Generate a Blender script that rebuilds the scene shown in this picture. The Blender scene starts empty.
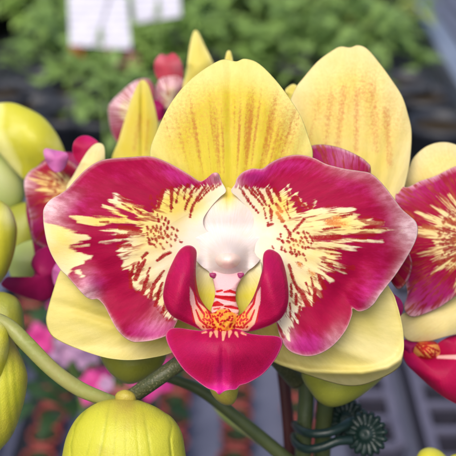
import bpy, math, random
import numpy as np
from mathutils import Vector, Matrix

C = bpy.context.scene.collection
R = math.radians
rng = np.random.default_rng(7)
random.seed(7)

# ------------------------------------------------------------------ camera maths
F = 1041.0                       # focal length in photo pixels (photo is 456 wide)
PITCH = R(27.0)
CAM = np.array([0.0, 0.0, 1.55])
cR, sR = math.cos(math.pi/2-PITCH), math.sin(math.pi/2-PITCH)
ROT = np.array([[1, 0, 0], [0, cR, -sR], [0, sR, cR]])

def W(px, py, d):
    """photo pixel + distance in mm -> world metres"""
    px, py, d = np.broadcast_arrays(np.asarray(px, float), np.asarray(py, float), np.asarray(d, float))
    d = d/1000.0
    c = np.stack([(px-228)/F*d, -(py-228)/F*d, -d], -1)
    return c @ ROT.T + CAM

# ------------------------------------------------------------------ mesh helpers
def link(o, parent=None):
    C.objects.link(o)
    if parent is not None:
        o.parent = parent
    return o

def make_mesh(name, verts, quads, tris, mat, attrs=None, smooth=True):
    me = bpy.data.meshes.new(name)
    verts = np.asarray(verts, np.float32)
    quads = np.asarray(quads, np.int32).reshape(-1, 4)
    tris = np.asarray(tris, np.int32).reshape(-1, 3)
    me.vertices.add(len(verts)); me.vertices.foreach_set('co', verts.ravel())
    idx = np.concatenate([quads.ravel(), tris.ravel()])
    me.loops.add(len(idx)); me.loops.foreach_set('vertex_index', idx)
    starts = np.concatenate([np.arange(len(quads))*4, len(quads)*4+np.arange(len(tris))*3]).astype(np.int32)
    me.polygons.add(len(starts)); me.polygons.foreach_set('loop_start', starts)
    me.update(calc_edges=True); me.validate()
    me.polygons.foreach_set('use_smooth', np.full(len(me.polygons), smooth))
    for k, v in (attrs or {}).items():
        v = np.asarray(v, np.float32)
        if v.ndim == 2:
            a = me.attributes.new(k, 'FLOAT_VECTOR', 'POINT'); a.data.foreach_set('vector', v.ravel())
        else:
            a = me.attributes.new(k, 'FLOAT', 'POINT'); a.data.foreach_set('value', v)
    if mat: me.materials.append(mat)
    return me

def org(parent):
    """world origin of a parent chain (translation only)"""
    p = np.zeros(3)
    while parent is not None:
        p += np.array(parent.location); parent = parent.parent
    return p

def add(name, verts, quads, tris, mat, parent=None, attrs=None, smooth=True, origin=None):
    verts = np.asarray(verts, float)
    base = org(parent)
    loc = np.zeros(3)
    if parent is None:
        o3 = verts.mean(0) if origin is None else np.asarray(origin)
        loc = o3; base = o3
    me = make_mesh(name, verts-base, quads, tris, mat, attrs, smooth)
    o = bpy.data.objects.new(name, me)
    o.location = loc
    return link(o, parent)

def tag(o, label=None, cat=None, group=None, kind=None):
    if label: o['label'] = label
    if cat: o['category'] = cat
    if group: o['group'] = group
    if kind: o['kind'] = kind
    return o

def empty(name, loc, label, cat, group=None):
    o = bpy.data.objects.new(name, None)
    o.empty_display_size = 0.01
    o.location = loc
    link(o); tag(o, label, cat, group)
    return o

def spline(pts, n, closed=True):
    P = np.asarray(pts, float)
    m = len(P)
    if closed:
        Q = np.concatenate([P[-1:], P, P[:2]])
        segs = m
    else:
        Q = np.concatenate([2*P[:1]-P[1:2], P, 2*P[-1:]-P[-2:-1]])
        segs = m-1
    K = 24
    t = np.linspace(0, 1, K, endpoint=False)[:, None]
    out = []
    for i in range(segs):
        a, b, c, d = Q[i], Q[i+1], Q[i+2], Q[i+3]
        out.append(0.5*((2*b)+(-a+c)*t+(2*a-5*b+4*c-d)*t*t+(-a+3*b-3*c+d)*t**3))
    out = np.concatenate(out)
    out = np.concatenate([out, out[:1] if closed else P[-1:]])
    L = np.concatenate([[0], np.cumsum(np.linalg.norm(np.diff(out[:, :2], axis=0), axis=1)+1e-9)])
    s = np.linspace(0, L[-1], n, endpoint=not closed)
    return np.stack([np.interp(s, L, out[:, k]) for k in range(P.shape[1])], 1)

def sd_poly(P, poly):
    """signed distance, positive inside"""
    poly = np.asarray(poly, float)
    a = poly; b = np.roll(poly, -1, 0)
    d2 = np.full(len(P), 1e9); ins = np.zeros(len(P), bool)
    for (x0, y0), (x1, y1) in zip(a, b):
        ex, ey = x1-x0, y1-y0
        wx, wy = P[:, 0]-x0, P[:, 1]-y0
        t = np.clip((wx*ex+wy*ey)/(ex*ex+ey*ey+1e-9), 0, 1)
        d2 = np.minimum(d2, (wx-t*ex)**2+(wy-t*ey)**2)
        c = ((y0 > P[:, 1]) != (y1 > P[:, 1]))
        if y1 != y0:
            ins ^= c & (P[:, 0] < (x1-x0)*(P[:, 1]-y0)/(y1-y0)+x0)
    d = np.sqrt(d2)
    return np.where(ins, d, -d)

def sd_strokes(P, strokes):
    """strokes: lists of (x,y,halfwidth) ; positive inside"""
    out = np.full(len(P), -50.0)
    for st in strokes:
        if len(st) == 1: st = [st[0], (st[0][0]+.01, st[0][1], st[0][2])]
        for (x0, y0, w0), (x1, y1, w1) in zip(st[:-1], st[1:]):
            ex, ey = x1-x0, y1-y0
            wx, wy = P[:, 0]-x0, P[:, 1]-y0
            t = np.clip((wx*ex+wy*ey)/(ex*ex+ey*ey+1e-9), 0, 1)
            out = np.maximum(out, (w0+(w1-w0)*t)-np.hypot(wx-t*ex, wy-t*ey))
    return out

def g(P, x, y, sx, sy=None, rot=0):
    sy = sy or sx
    dx, dy = P[:, 0]-x, P[:, 1]-y
    c, s = math.cos(rot), math.sin(rot)
    u, v = dx*c+dy*s, -dx*s+dy*c
    return np.exp(-(u/sx)**2-(v/sy)**2)

def shell(name, outline, center, front, thick, mat, parent=None, rings=40, segs=160, paint=None, back=None, power=1.0, origin=None):
    """closed solid over a traced outline. front(P,s,th)->distance mm ; thick mm or back(P,s,th,f)"""
    B = spline(outline, segs)
    c = np.asarray(center, float)
    s = (np.arange(1, rings+1)/rings)**power
    P = (c[None, None]+s[:, None, None]*(B-c)[None]).reshape(-1, 2)
    P = np.concatenate([P, c[None]])
    S = np.concatenate([np.repeat(s, segs), [0]])
    th = np.arctan2(P[:, 1]-c[1], P[:, 0]-c[0])
    f = front(P, S, th)
    if back is None:
        bk = f+thick*np.sqrt(np.clip(1-S**10, 0, 1))
    else:
        bk = back(P, S, th, f)
    nf = len(P)
    i = np.arange(rings-1)[:, None]*segs; j = np.arange(segs)[None]; k = (np.arange(segs)+1) % segs
    q = np.stack([i+j, i+segs+j, i+segs+k[None], i+k[None]], -1).reshape(-1, 4)
    t = np.stack([np.full(segs, nf-1), np.arange(segs), k], -1)
    # back copies (outer ring shared)
    nb = nf-segs
    keep = np.concatenate([np.arange((rings-1)*segs), [nf-1]])
    remap = np.zeros(nf, int); remap[keep] = nf+np.arange(len(keep))
    ring = np.arange((rings-1)*segs, rings*segs); remap[ring] = ring
    qb = remap[q][:, ::-1]; tb = remap[t][:, ::-1]
    PP = np.concatenate([P, P[keep]]); SS = np.concatenate([S, S[keep]]); TT = np.concatenate([th, th[keep]])
    DD = np.concatenate([f, bk[keep]])
    V = W(PP[:, 0], PP[:, 1], DD)
    attrs = {'flat': np.concatenate([PP*0.01, np.zeros((len(PP), 1))], 1), 'rim': SS}
    if paint: attrs.update(paint(PP, SS, TT))
    return add(name, V, np.concatenate([q, qb])[:, ::-1], np.concatenate([t, tb])[:, ::-1], mat, parent, attrs, origin=origin)

def tube_world(name, pts, rad, mat, parent=None, n=48, segs=16, ridge=0.0, caps=True, origin=None):
    """tube through world points with radii (m)"""
    Q = spline(np.concatenate([np.asarray(pts, float), np.asarray(rad, float)[:, None]], 1), n, closed=False) if len(pts) > 2 else \
        np.concatenate([np.linspace(pts[0], pts[1], n), np.linspace(rad[0], rad[1], n)[:, None]], 1)
    X, r = Q[:, :3], Q[:, 3]
    T = np.gradient(X, axis=0); T /= np.linalg.norm(T, axis=1)[:, None]+1e-12
    up = np.array([0.31, -0.8, 0.5]); V = []
    a = np.arange(segs)/segs*2*np.pi
    for x, t, rr in zip(X, T, r):
        u = up-t*np.dot(up, t); u /= np.linalg.norm(u); v = np.cross(t, u); up = u
        rad_ = rr*(1+ridge*np.cos(5*a))
        V.append(x+np.cos(a)[:, None]*u*rad_[:, None]+np.sin(a)[:, None]*v*rad_[:, None])
    V = np.concatenate(V)
    i = np.arange(n-1)[:, None]*segs; j = np.arange(segs)[None]; k = ((np.arange(segs)+1) % segs)[None]
    q = np.stack([i+j, i+k, i+segs+k, i+segs+j], -1).reshape(-1, 4)
    t = np.zeros((0, 3), int)
    if caps:
        V = np.concatenate([V, X[:1], X[-1:]]); m = n*segs
        jj = np.arange(segs); kk = (jj+1) % segs
        t = np.concatenate([np.stack([np.full(segs, m), kk, jj], -1), np.stack([np.full(segs, m+1), (n-1)*segs+jj, (n-1)*segs+kk], -1)])
    return add(name, V, q, t, mat, parent, origin=origin)

def tube(name, pts, mat, parent=None, **kw):
    """pts: (px,py,d mm,halfwidth px)"""
    pts = np.asarray(pts, float)
    return tube_world(name, W(pts[:, 0], pts[:, 1], pts[:, 2]), pts[:, 3]*pts[:, 2]/F/1000, mat, parent, **kw)

# ------------------------------------------------------------------ node helpers
class NT:
    def __init__(s, name):
        s.m = bpy.data.materials.new(name); s.m.use_nodes = True
        s.t = s.m.node_tree; s.t.nodes.clear()
        s.out = s.t.nodes.new('ShaderNodeOutputMaterial')
    def n(s, typ): return s.t.nodes.new(typ)
    def put(s, sock, v):
        if isinstance(v, bpy.types.NodeSocket): s.t.links.new(v, sock)
        elif v is not None:
            if isinstance(v, (tuple, list)) and len(v) == 3 and sock.type == 'RGBA': v = (*v, 1)
            sock.default_value = v
    def math(s, op, a, b=None, c=None, clamp=False):
        x = s.n('ShaderNodeMath'); x.operation = op; x.use_clamp = clamp
        s.put(x.inputs[0], a); s.put(x.inputs[1], b)
        if c is not None: s.put(x.inputs[2], c)
        return x.outputs[0]
    def mix(s, f, a, b, mode='MIX'):
        x = s.n('ShaderNodeMix'); x.data_type = 'RGBA'; x.blend_type = mode; x.clamp_factor = True
        s.put(x.inputs[0], f); s.put(x.inputs[6], a); s.put(x.inputs[7], b)
        return x.outputs[2]
    def step(s, v, lo, hi, a=0., b=1.):
        x = s.n('ShaderNodeMapRange'); x.interpolation_type = 'SMOOTHSTEP'
        s.put(x.inputs[0], v); s.put(x.inputs[1], lo); s.put(x.inputs[2], hi); s.put(x.inputs[3], a); s.put(x.inputs[4], b)
        return x.outputs[0]
    def attr(s, name, vec=False):
        x = s.n('ShaderNodeAttribute'); x.attribute_name = name
        return x.outputs['Vector'] if vec else x.outputs['Fac']
    def noise(s, vec, scale, detail=2, rough=.5, dist=0):
        x = s.n('ShaderNodeTexNoise'); s.put(x.inputs['Vector'], vec)
        x.inputs['Scale'].default_value = scale; x.inputs['Detail'].default_value = detail
        x.inputs['Roughness'].default_value = rough; x.inputs['Distortion'].default_value = dist
        return x.outputs['Fac']
    def voro(s, vec, scale, feat='F1'):
        x = s.n('ShaderNodeTexVoronoi'); x.feature = feat; s.put(x.inputs['Vector'], vec); x.inputs['Scale'].default_value = scale
        return x.outputs['Distance']
    def comb(s, x_, y_, z_=0.):
        x = s.n('ShaderNodeCombineXYZ'); s.put(x.inputs[0], x_); s.put(x.inputs[1], y_); s.put(x.inputs[2], z_)
        return x.outputs[0]
    def obj(s):
        return s.n('ShaderNodeTexCoord').outputs['Object']
    def rand(s):
        return s.n('ShaderNodeObjectInfo').outputs['Random']
    def bump(s, h, strength, dist, normal=None):
        x = s.n('ShaderNodeBump'); x.inputs['Strength'].default_value = strength; x.inputs['Distance'].default_value = dist
        s.put(x.inputs['Height'], h)
        if normal is not None: s.put(x.inputs['Normal'], normal)
        return x.outputs[0]
    def surf(s, col, rough=.5, spec=.4, normal=None, trans=0., sss=0., sssr=(.0012, .0006, .0004), sheen=0., coat=0., metal=0., transcol=None):
        p = s.n('ShaderNodeBsdfPrincipled')
        s.put(p.inputs['Base Color'], col); s.put(p.inputs['Roughness'], rough); s.put(p.inputs['Specular IOR Level'], spec)
        s.put(p.inputs['Metallic'], metal)
        if normal is not None: s.put(p.inputs['Normal'], normal)
        if sss:
            p.inputs['Subsurface Weight'].default_value = sss; p.inputs['Subsurface Radius'].default_value = sssr
            p.inputs['Subsurface Scale'].default_value = 1.0
        if sheen:
            p.inputs['Sheen Weight'].default_value = sheen; p.inputs['Sheen Roughness'].default_value = .4
        if coat:
            p.inputs['Coat Weight'].default_value = coat; p.inputs['Coat Roughness'].default_value = .3
        o = p.outputs[0]
        if trans:
            t = s.n('ShaderNodeBsdfTranslucent'); s.put(t.inputs[0], transcol if transcol is not None else col)
            if normal is not None: s.put(t.inputs[1], normal)
            mx = s.n('ShaderNodeMixShader'); mx.inputs[0].default_value = trans
            s.t.links.new(o, mx.inputs[1]); s.t.links.new(t.outputs[0], mx.inputs[2]); o = mx.outputs[0]
        s.t.links.new(o, s.out.inputs[0])
        return s.m

def srgb(r, g_, b):
    f = lambda c: ((c/255+.055)/1.055)**2.4 if c/255 > .04045 else c/255/12.92
    return (f(r), f(g_), f(b))

# ------------------------------------------------------------------ flower materials
def petal_material(name, crimson, purple, white, yellow, red, edge=1.0):
    t = NT(name)
    fl = t.attr('flat', True)
    ang, rad = t.attr('ang'), t.attr('rad')
    sv = t.comb(t.math('MULTIPLY', ang, 9.), t.math('MULTIPLY', rad, 2.2))
    streak = t.noise(sv, 3.2, 4, .62)
    streak_f = t.noise(sv, 9., 2, .6)
    n1 = t.noise(fl, 42, 2, .6)
    n2 = t.noise(fl, 70, 1, .5)
    blot = t.noise(fl, 5.5, 3, .6)
    fine = t.noise(fl, 150, 1, .5)
    c = t.math('ADD', t.attr('cream'), t.math('MULTIPLY', t.math('SUBTRACT', n1, .5), 1.6*edge))
    feather = t.noise(t.comb(t.math('MULTIPLY', ang, 24.), t.math('MULTIPLY', rad, 2.6)), 1., 2, .55)
    feather2 = t.noise(t.comb(t.math('MULTIPLY', ang, 22.), t.math('MULTIPLY', rad, 5.), 7.3), 1., 2, .55)
    c = t.math('ADD', c, t.math('MULTIPLY', t.math('SUBTRACT', feather, .5), 15.*edge))
    mc = t.step(c, -1.7, 1.7)
    r_ = t.math('ADD', t.attr('red'), t.math('MULTIPLY', t.math('SUBTRACT', n2, .5), 1.6*edge))
    r_ = t.math('ADD', r_, t.math('MULTIPLY', t.math('SUBTRACT', feather2, .52), 4.*edge))
    mr = t.step(r_, -1.1, .8)
    fth3 = t.noise(t.comb(t.math('MULTIPLY', ang, 46.), t.math('MULTIPLY', rad, 5.), 3.1), 1., 2, .55)
    sk = t.math('MULTIPLY', t.step(feather2, .53, .64), t.step(c, 18., 8.))
    sk = t.math('MAXIMUM', sk, t.math('MULTIPLY', t.step(fth3, .55, .66), t.step(c, 14., 7.)))
    sk = t.math('MULTIPLY', sk, t.attr('stk'))
    mr = t.math('MAXIMUM', mr, t.math('MULTIPLY', sk, .85))
    pf = t.math('ADD', t.attr('purp'), t.math('MULTIPLY', t.math('SUBTRACT', streak, .5), .9))
    mag = t.mix(t.step(pf, .1, .95), crimson, purple)
    dk = t.math('MULTIPLY_ADD', streak, .55, .74)
    mag = t.mix(1., mag, t.comb(dk, dk, dk), 'MULTIPLY')
    pl = t.math('MULTIPLY', t.attr('pale'), t.math('MULTIPLY_ADD', t.step(streak, .35, .68), .65, .7))
    pl = t.math('ADD', pl, t.math('MULTIPLY', t.math('SUBTRACT', fine, .5), t.math('MULTIPLY', t.attr('pale'), .45)))
    mag = t.mix(t.math('MULTIPLY', pl, .9), mag, srgb(246, 208, 210))
    white = t.mix(t.attr('wht'), white, srgb(232, 222, 212))
    cr = t.mix(t.math('ADD', t.attr('yel'), t.math('MULTIPLY', t.math('SUBTRACT', blot, .5), .7)), white, yellow)
    redc = t.mix(t.step(t.math('ADD', t.attr('ora'), t.math('SUBTRACT', blot, .5)), .2, .9), red, srgb(214, 134, 66))
    col = t.mix(mc, mag, cr)
    col = t.mix(t.math('MULTIPLY', mr, t.math('MULTIPLY_ADD', n1, .4, .76)), col, redc)
    col = t.mix(t.math('MULTIPLY', t.step(t.attr('rim'), .978, .998), .45), col, t.mix(.3, white, purple))  # whitish edge line: rim light put into the petal colour
    h = t.math('ADD', t.math('MULTIPLY', streak_f, .8), t.math('MULTIPLY', t.voro(fl, 95), .22))
    h = t.math('ADD', h, t.math('MULTIPLY', streak, .9))
    nb = t.bump(h, .15, .0005)
    return t.surf(col, t.math('MULTIPLY_ADD', fine, .2, .46), .1, nb, trans=.2, sss=.1)

def sepal_material(name, base, pale, spot, spots=1.0, centre=None):
    t = NT(name)
    fl = t.attr('flat', True)
    ang, rad = t.attr('ang'), t.attr('rad')
    sv = t.comb(t.math('MULTIPLY', ang, 9.), t.math('MULTIPLY', rad, 1.6))
    streak = t.noise(sv, 4., 3, .6)
    sp = t.noise(fl, 34, 3, .65)
    sp2 = t.noise(t.comb(t.math('MULTIPLY', ang, 40.), t.math('MULTIPLY', rad, 9.)), 3., 3, .65)
    blot = t.noise(fl, 4, 3, .6)
    fine = t.noise(fl, 160, 1)
    f = t.math('ADD', t.attr('pale'), t.math('MULTIPLY', t.math('SUBTRACT', blot, .5), .5))
    col = t.mix(f, base, pale)
    dk = t.math('MULTIPLY_ADD', streak, .22, .89)
    col = t.mix(1., col, t.comb(dk, dk, t.math('MULTIPLY_ADD', streak, .4, .8)), 'MULTIPLY')
    col = t.mix(t.math('MULTIPLY', t.attr('blush'), t.math('MULTIPLY', t.step(sp, .35, .75), .62)), col, srgb(222, 150, 72))
    a = t.math('ADD', t.math('MULTIPLY_ADD', sp, .55, t.math('MULTIPLY', sp2, .55)), t.math('MULTIPLY', t.attr('spot'), .42))
    m = t.math('MULTIPLY', t.step(a, .55, 1.02), t.math('MULTIPLY', t.step(t.attr('spot'), .03, .45), 0.62*spots))
    col = t.mix(m, col, spot)
    h = t.math('ADD', t.math('MULTIPLY', streak, 1.), t.math('MULTIPLY', t.voro(fl, 90), .25))
    nb = t.bump(h, .2, .0005)
    return t.surf(col, .5, .25, nb, trans=.28, sss=.1)

CRIM, PURP = srgb(160, 10, 60), srgb(186, 44, 128)
WHITE, YELL, REDS = srgb(240, 226, 196), srgb(240, 214, 108), srgb(160, 24, 32)
M_petal = petal_material('variegated_petal', CRIM, PURP, WHITE, YELL, REDS)
M_petal_soft = petal_material('variegated_petal_behind', srgb(160, 12, 56), srgb(172, 40, 112), WHITE, srgb(236, 206, 120), srgb(150, 30, 40), .8)
M_sepal = sepal_material('yellow_sepal', srgb(222, 202, 56), srgb(236, 224, 140), srgb(186, 78, 36), centre=None)
M_sepal_pale = sepal_material('pale_yellow_sepal', srgb(234, 210, 80), srgb(242, 226, 168), srgb(206, 106, 62), 1.0)
M_sepal_low = sepal_material('creamy_lower_sepal', srgb(224, 208, 108), srgb(240, 226, 158), srgb(196, 136, 66), .25)

M_hood = sepal_material('hood_white', srgb(240, 216, 84), srgb(240, 226, 220), srgb(196, 136, 66), 0)
M_flank = sepal_material('yellow_throat', srgb(226, 214, 76), srgb(242, 234, 206), srgb(196, 136, 66), 0)
def lip_material(name, crim, hot, rimcol):
    t = NT(name)
    fl = t.attr('flat', True)
    ang, rad = t.attr('ang'), t.attr('rad')
    sv = t.comb(t.math('MULTIPLY', ang, 8.), t.math('MULTIPLY', rad, 2.))
    streak = t.noise(sv, 4., 3, .6)
    fine = t.noise(fl, 130, 2, .6)
    blot = t.noise(fl, 6, 3, .55)
    dk = t.math('MULTIPLY_ADD', streak, .5, t.math('MULTIPLY_ADD', blot, .6, .46))
    col = t.mix(1., crim, t.comb(dk, dk, dk), 'MULTIPLY')
    col = t.mix(t.attr('hot'), col, hot)
    base = t.mix(t.attr('yel'), srgb(232, 184, 186), srgb(240, 158, 56))
    col = t.mix(t.step(t.math('ADD', t.attr('cream'), t.math('MULTIPLY', t.math('SUBTRACT', fine, .5), 2.)), -.7, .7), col, base)
    rr = t.math('ADD', t.attr('red'), t.math('MULTIPLY', t.math('SUBTRACT', fine, .5), 1.6))
    col = t.mix(t.step(rr, -.5, .5), col, srgb(186, 22, 30))
    col = t.mix(t.math('MULTIPLY', t.step(t.attr('rim'), .965, .998), .5), col, rimcol)
    col = t.mix(t.math('MULTIPLY', t.step(t.noise(fl, 210, 1, .6), .58, .72), .22), col, hot)
    h = t.math('ADD', t.math('MULTIPLY', streak, .8), t.math('MULTIPLY', t.voro(fl, 90), .55))
    nb = t.bump(h, .2, .0005)
    return t.surf(col, .48, .16, nb, trans=.1, sss=.08)
M_lip = lip_material('crimson_lip', srgb(166, 10, 64), srgb(212, 40, 142), srgb(232, 130, 170))
M_lip_dark = lip_material('dark_magenta_lip', srgb(142, 14, 76), srgb(200, 60, 150), srgb(190, 80, 130))
M_lip_soft = lip_material('dusky_red_lip', srgb(176, 60, 76), srgb(220, 150, 160), srgb(226, 150, 150))
M_lip_pink = lip_material('pink_lilac_lobe', srgb(188, 96, 156), srgb(215, 160, 200), srgb(215, 160, 200))

def soft_material(name, c1, c2, scale, rough=.45, sss=.3, bump=.2):
    t = NT(name); o = t.obj()
    n = t.noise(o, scale, 3, .6)
    col = t.mix(t.step(n, .3, .7), c1, c2)
    return t.surf(col, rough, .4, t.bump(t.noise(o, scale*6, 2), bump, .0004), sss=sss, sssr=(.002, .0012, .001))
M_column = soft_material('white_column', srgb(226, 212, 204), srgb(224, 200, 200), 300, .45, .4, .06)
M_anther = soft_material('pink_anther', srgb(240, 212, 196), srgb(236, 196, 186), 400, .35, .35, .06)
M_purple = soft_material('purple_spot', srgb(140, 30, 84), srgb(150, 50, 100), 300)

def bud_material(name, base, dark, edge):
    t = NT(name)
    fl = t.attr('flat', True); rd = t.attr('ridge')
    n = t.noise(fl, 7, 3, .6); f = t.noise(fl, 120, 2, .6)
    col = t.mix(t.step(t.math('ADD', t.math('MULTIPLY', rd, .4), t.math('MULTIPLY', n, .6)), .3, .95), base, dark)
    col = t.mix(t.math('MULTIPLY', t.attr('tip'), t.math('MULTIPLY_ADD', n, .8, .35)), col, edge)
    col = t.mix(t.math('MULTIPLY', t.step(f, .6, .75), .18), col, srgb(246, 240, 150))
    scar = t.step(t.noise(fl, 26, 2, .7), .70, .78)
    col = t.mix(t.math('MULTIPLY', scar, .35), col, srgb(132, 110, 48))
    col = t.mix(t.math('MULTIPLY', t.step(t.noise(fl, 2.2, 3, .6), .45, .7), .35), col, edge)
    nb = t.bump(t.math('ADD', t.math('MULTIPLY', f, .6), t.math('MULTIPLY', t.voro(fl, 60), .5)), .25, .0005)
    return t.surf(col, .42, .4, nb, sss=.25, sssr=(.0016, .0014, .0004))
M_bud = bud_material('yellow_green_bud', srgb(194, 190, 54), srgb(156, 160, 36), srgb(166, 142, 64))
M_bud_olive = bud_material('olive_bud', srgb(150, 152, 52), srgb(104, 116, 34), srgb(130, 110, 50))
M_green = bud_material('pale_green_sepal', srgb(166, 180, 102), srgb(136, 154, 76), srgb(176, 180, 120))
M_bud_yellow = bud_material('bright_yellow_bud', srgb(192, 186, 48), srgb(158, 156, 34), srgb(232, 226, 150))

def stem_material(name, c1, c2, scale=220, dots=None):
    t = NT(name); o = t.obj()
    n = t.noise(o, scale*.4, 3, .6)
    col = t.mix(t.step(n, .3, .7), c1, c2)
    if dots is not None:
        col = t.mix(t.math('MULTIPLY', t.step(t.noise(o, scale*9, 2, .7), .52, .68), .75), col, dots)
    return t.surf(col, .45, .4, t.bump(t.noise(o, scale*10, 2), .3, .0004), sss=.08)
M_ped = stem_material('green_pedicel', srgb(122, 138, 54), srgb(158, 150, 92), 60, srgb(150, 156, 90))
M_stem = stem_material('dark_speckled_stem', srgb(62, 70, 40), srgb(84, 84, 52), 220, srgb(128, 122, 92))
M_stem2 = stem_material('dark_green_stem', srgb(64, 76, 44), srgb(84, 92, 52), 120)
M_stem_red = stem_material('red_brown_stem', srgb(72, 24, 24), srgb(52, 22, 20), 120)

# ------------------------------------------------------------------ pattern painters
def zeros(P): return np.zeros(len(P))
def polar(P, b, rot=-math.pi/2):
    dx, dy = P[:, 0]-b[0], P[:, 1]-b[1]
    return {'ang': np.arctan2(dy, dx), 'rad': np.hypot(dx, dy)*.01}
def polar_up(P, b):
    dx, dy = P[:, 0]-b[0], P[:, 1]-b[1]
    return {'ang': np.arctan2(dx, -dy), 'rad': np.hypot(dx, dy)*.01}

# ================================================================== MAIN FLOWER
fb = W(228, 245, 258)
flower = empty('orchid_flower', fb, 'large sharp front orchid flower, crimson petals splashed with cream, yellow upper sepal', 'flower', 'orchid flowers on the spray')

# --- left petal
L_out = [(226, 191), (222, 182), (218.5, 173.5), (213, 173), (207, 178), (200, 181), (190, 175), (175, 166), (160, 159), (148, 156), (130, 157),
         (115, 158), (104, 159.5), (95, 163), (85, 170), (76, 179), (68, 188), (60, 194), (50, 200), (44, 208), (43, 216), (44, 228), (47, 243), (52, 256),
         (60, 269), (66, 275), (72, 282), (80, 291), (86, 297), (92, 299.5), (97, 299), (101, 302), (105, 307), (109, 315), (113, 323), (118, 331),
         (125, 338), (133, 342), (141, 342), (150, 341), (158, 339), (166, 336), (172, 331), (177, 322), (182, 308), (190, 294), (200, 280), (210, 262), (222, 246),
         (226, 240), (214, 234), (205.5, 229), (203.5, 219), (211, 207), (220, 197)]
L_cream = [
    [(230, 184), (214, 185), (204, 187), (192, 187), (180, 188), (170, 190), (163, 193), (160, 200), (156, 207), (152, 214), (148, 214), (143, 207),
     (134, 203), (124, 199), (116, 195), (113, 196), (110, 202), (118, 206), (127, 210), (134, 214), (138, 220), (143, 224), (140, 229), (136, 231),
     (130, 233), (133, 237), (126, 240), (121, 247), (117, 254), (122, 259), (123, 270), (128, 270), (132, 274), (133, 287), (138, 290), (143, 293),
     (150, 297), (156, 301), (160, 308), (168, 318), (182, 318), (200, 292), (235, 240)],
    [(40, 214), (48, 222), (57, 226), (66, 229), (78, 233), (86, 235), (90, 239), (80, 240.5), (88, 243), (72, 246.5), (70, 248.5), (80, 252), (90, 257.5), (83, 260),
     (84, 264), (74, 267), (70, 271), (66, 279), (50, 264), (40, 243)],
]
L_cream_st = [
    [(103, 205.5, .6), (114, 211, 1.6), (126, 218, 2.2)],
    [(70, 216, .4), (82, 218.5, 1.7), (97, 222, 3.4), (112, 220, 2.4), (128, 221, 2.6), (144, 226, 3)],
    [(78, 222, .4), (92, 224.5, 1.6), (104, 224, 1)],
    [(94, 229.5, .4), (110, 231, 1.5), (124, 232.5, 2), (136, 235, 3)],
    [(78.5, 272.5, 2.6), (82, 275, 1.5)],
    [(100, 241, .3), (113, 241.5, .6), (126, 241, 1)],
]
L_red = [
    [(147, 253, .8), (142.5, 258, 1.1)], [(145, 260, .9), (139, 270, 1.7), (135.5, 279, 1.9)], [(133.5, 266, .8), (130, 278, 1.2)],
    [(130, 274, 1), (131, 287, 1.6)], [(170, 252.5, .9), (164, 255, 1.6), (157.5, 260.5, 1.2)],
    [(164, 271, .7), (158, 279, 1.1), (152, 289, 1.5)], [(148.5, 275, .8), (145, 284, 1.4), (143, 293, 1.4)],
    [(160, 291, .8), (155.5, 305, 1.3)], [(162, 283, .6), (157, 297, 1.)], [(153.5, 284, .7), (150.5, 297, 1.3)], [(166, 296, .6), (163, 312, 1.)],
    [(170, 286, .4), (166, 299, .7)], [(139, 262, .4), (137, 268, .6)], [(150, 268, .3), (147, 274, .6)],
    [(120, 227.5, 1.8), (132, 228.5, 1.9), (141, 231.5, .9)], [(118, 236, 1.9), (129, 235.3, .9)], [(118, 246, 1.2), (131, 245, .5)],
    [(171.8, 188, 1.3), (171.5, 198, 1.2), (171, 211, .9)], [(163, 190, 1.2), (160.5, 199, 1.9), (158.5, 207, 1.4)], [(181, 186, 1.1), (177.5, 193, .8)],
    [(188, 185, 1.1), (183, 192, .7)], [(191, 196, 1.), (187, 203, .9), (185, 210, .6)], [(196, 186, 1.), (190, 194, .8)], [(205, 187, 1), (199, 196, 1.1), (193, 205.5, .9)],
    [(213, 186, .7), (206, 193, .7), (198, 201.5, .4)], [(193, 205.5, .9), (191, 211, 1), (190, 217, .5)], [(220, 184.5, .5), (212, 190, .4)],
    [(178, 193, .3), (176, 203, .5)], [(200, 186, .7), (195, 192, .6)], [(186, 187, .4), (184, 200, .5)], [(209, 187, .6), (203, 193, .5)],
    [(133, 207, .3), (141, 213, .8)], [(122, 204, .4), (131, 209, .5)], [(100, 222, .4), (108, 222, .4)],
]
for x, y in [(80, 355), (105, 350), (122, 348), (130, 375), (155, 340), (170, 355), (195, 355), (215, 365), (80, 382), (85, 405), (100, 404), (110, 385), (132, 395),
             (150, 402), (160, 375), (190, 380), (210, 390), (186, 405), (206, 412), (120, 412), (115, 440), (140, 430), (186, 435), (230, 418), (105, 430), (140, 355),
             (105, 280), (125, 296), (130, 320), (146, 305), (162, 315), (100, 245), (130, 240), (112, 262), (95, 215), (125, 212), (175, 330), (142, 380), (172, 392),
             (96, 370), (118, 365), (150, 445), (168, 420), (92, 425)]:
    px, py = 130+x/4.56, 150+y/4.56
    a = math.atan2(py-235, px-215)+rng.normal(0, .3); l = rng.uniform(.4, 1.5); w = rng.uniform(.6, 1.0)
    L_red.append([(px-l*math.cos(a+1.2), py-l*math.sin(a+1.2), w), (px+l*math.cos(a+1.2), py+l*math.sin(a+1.2), w*.8)])

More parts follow.
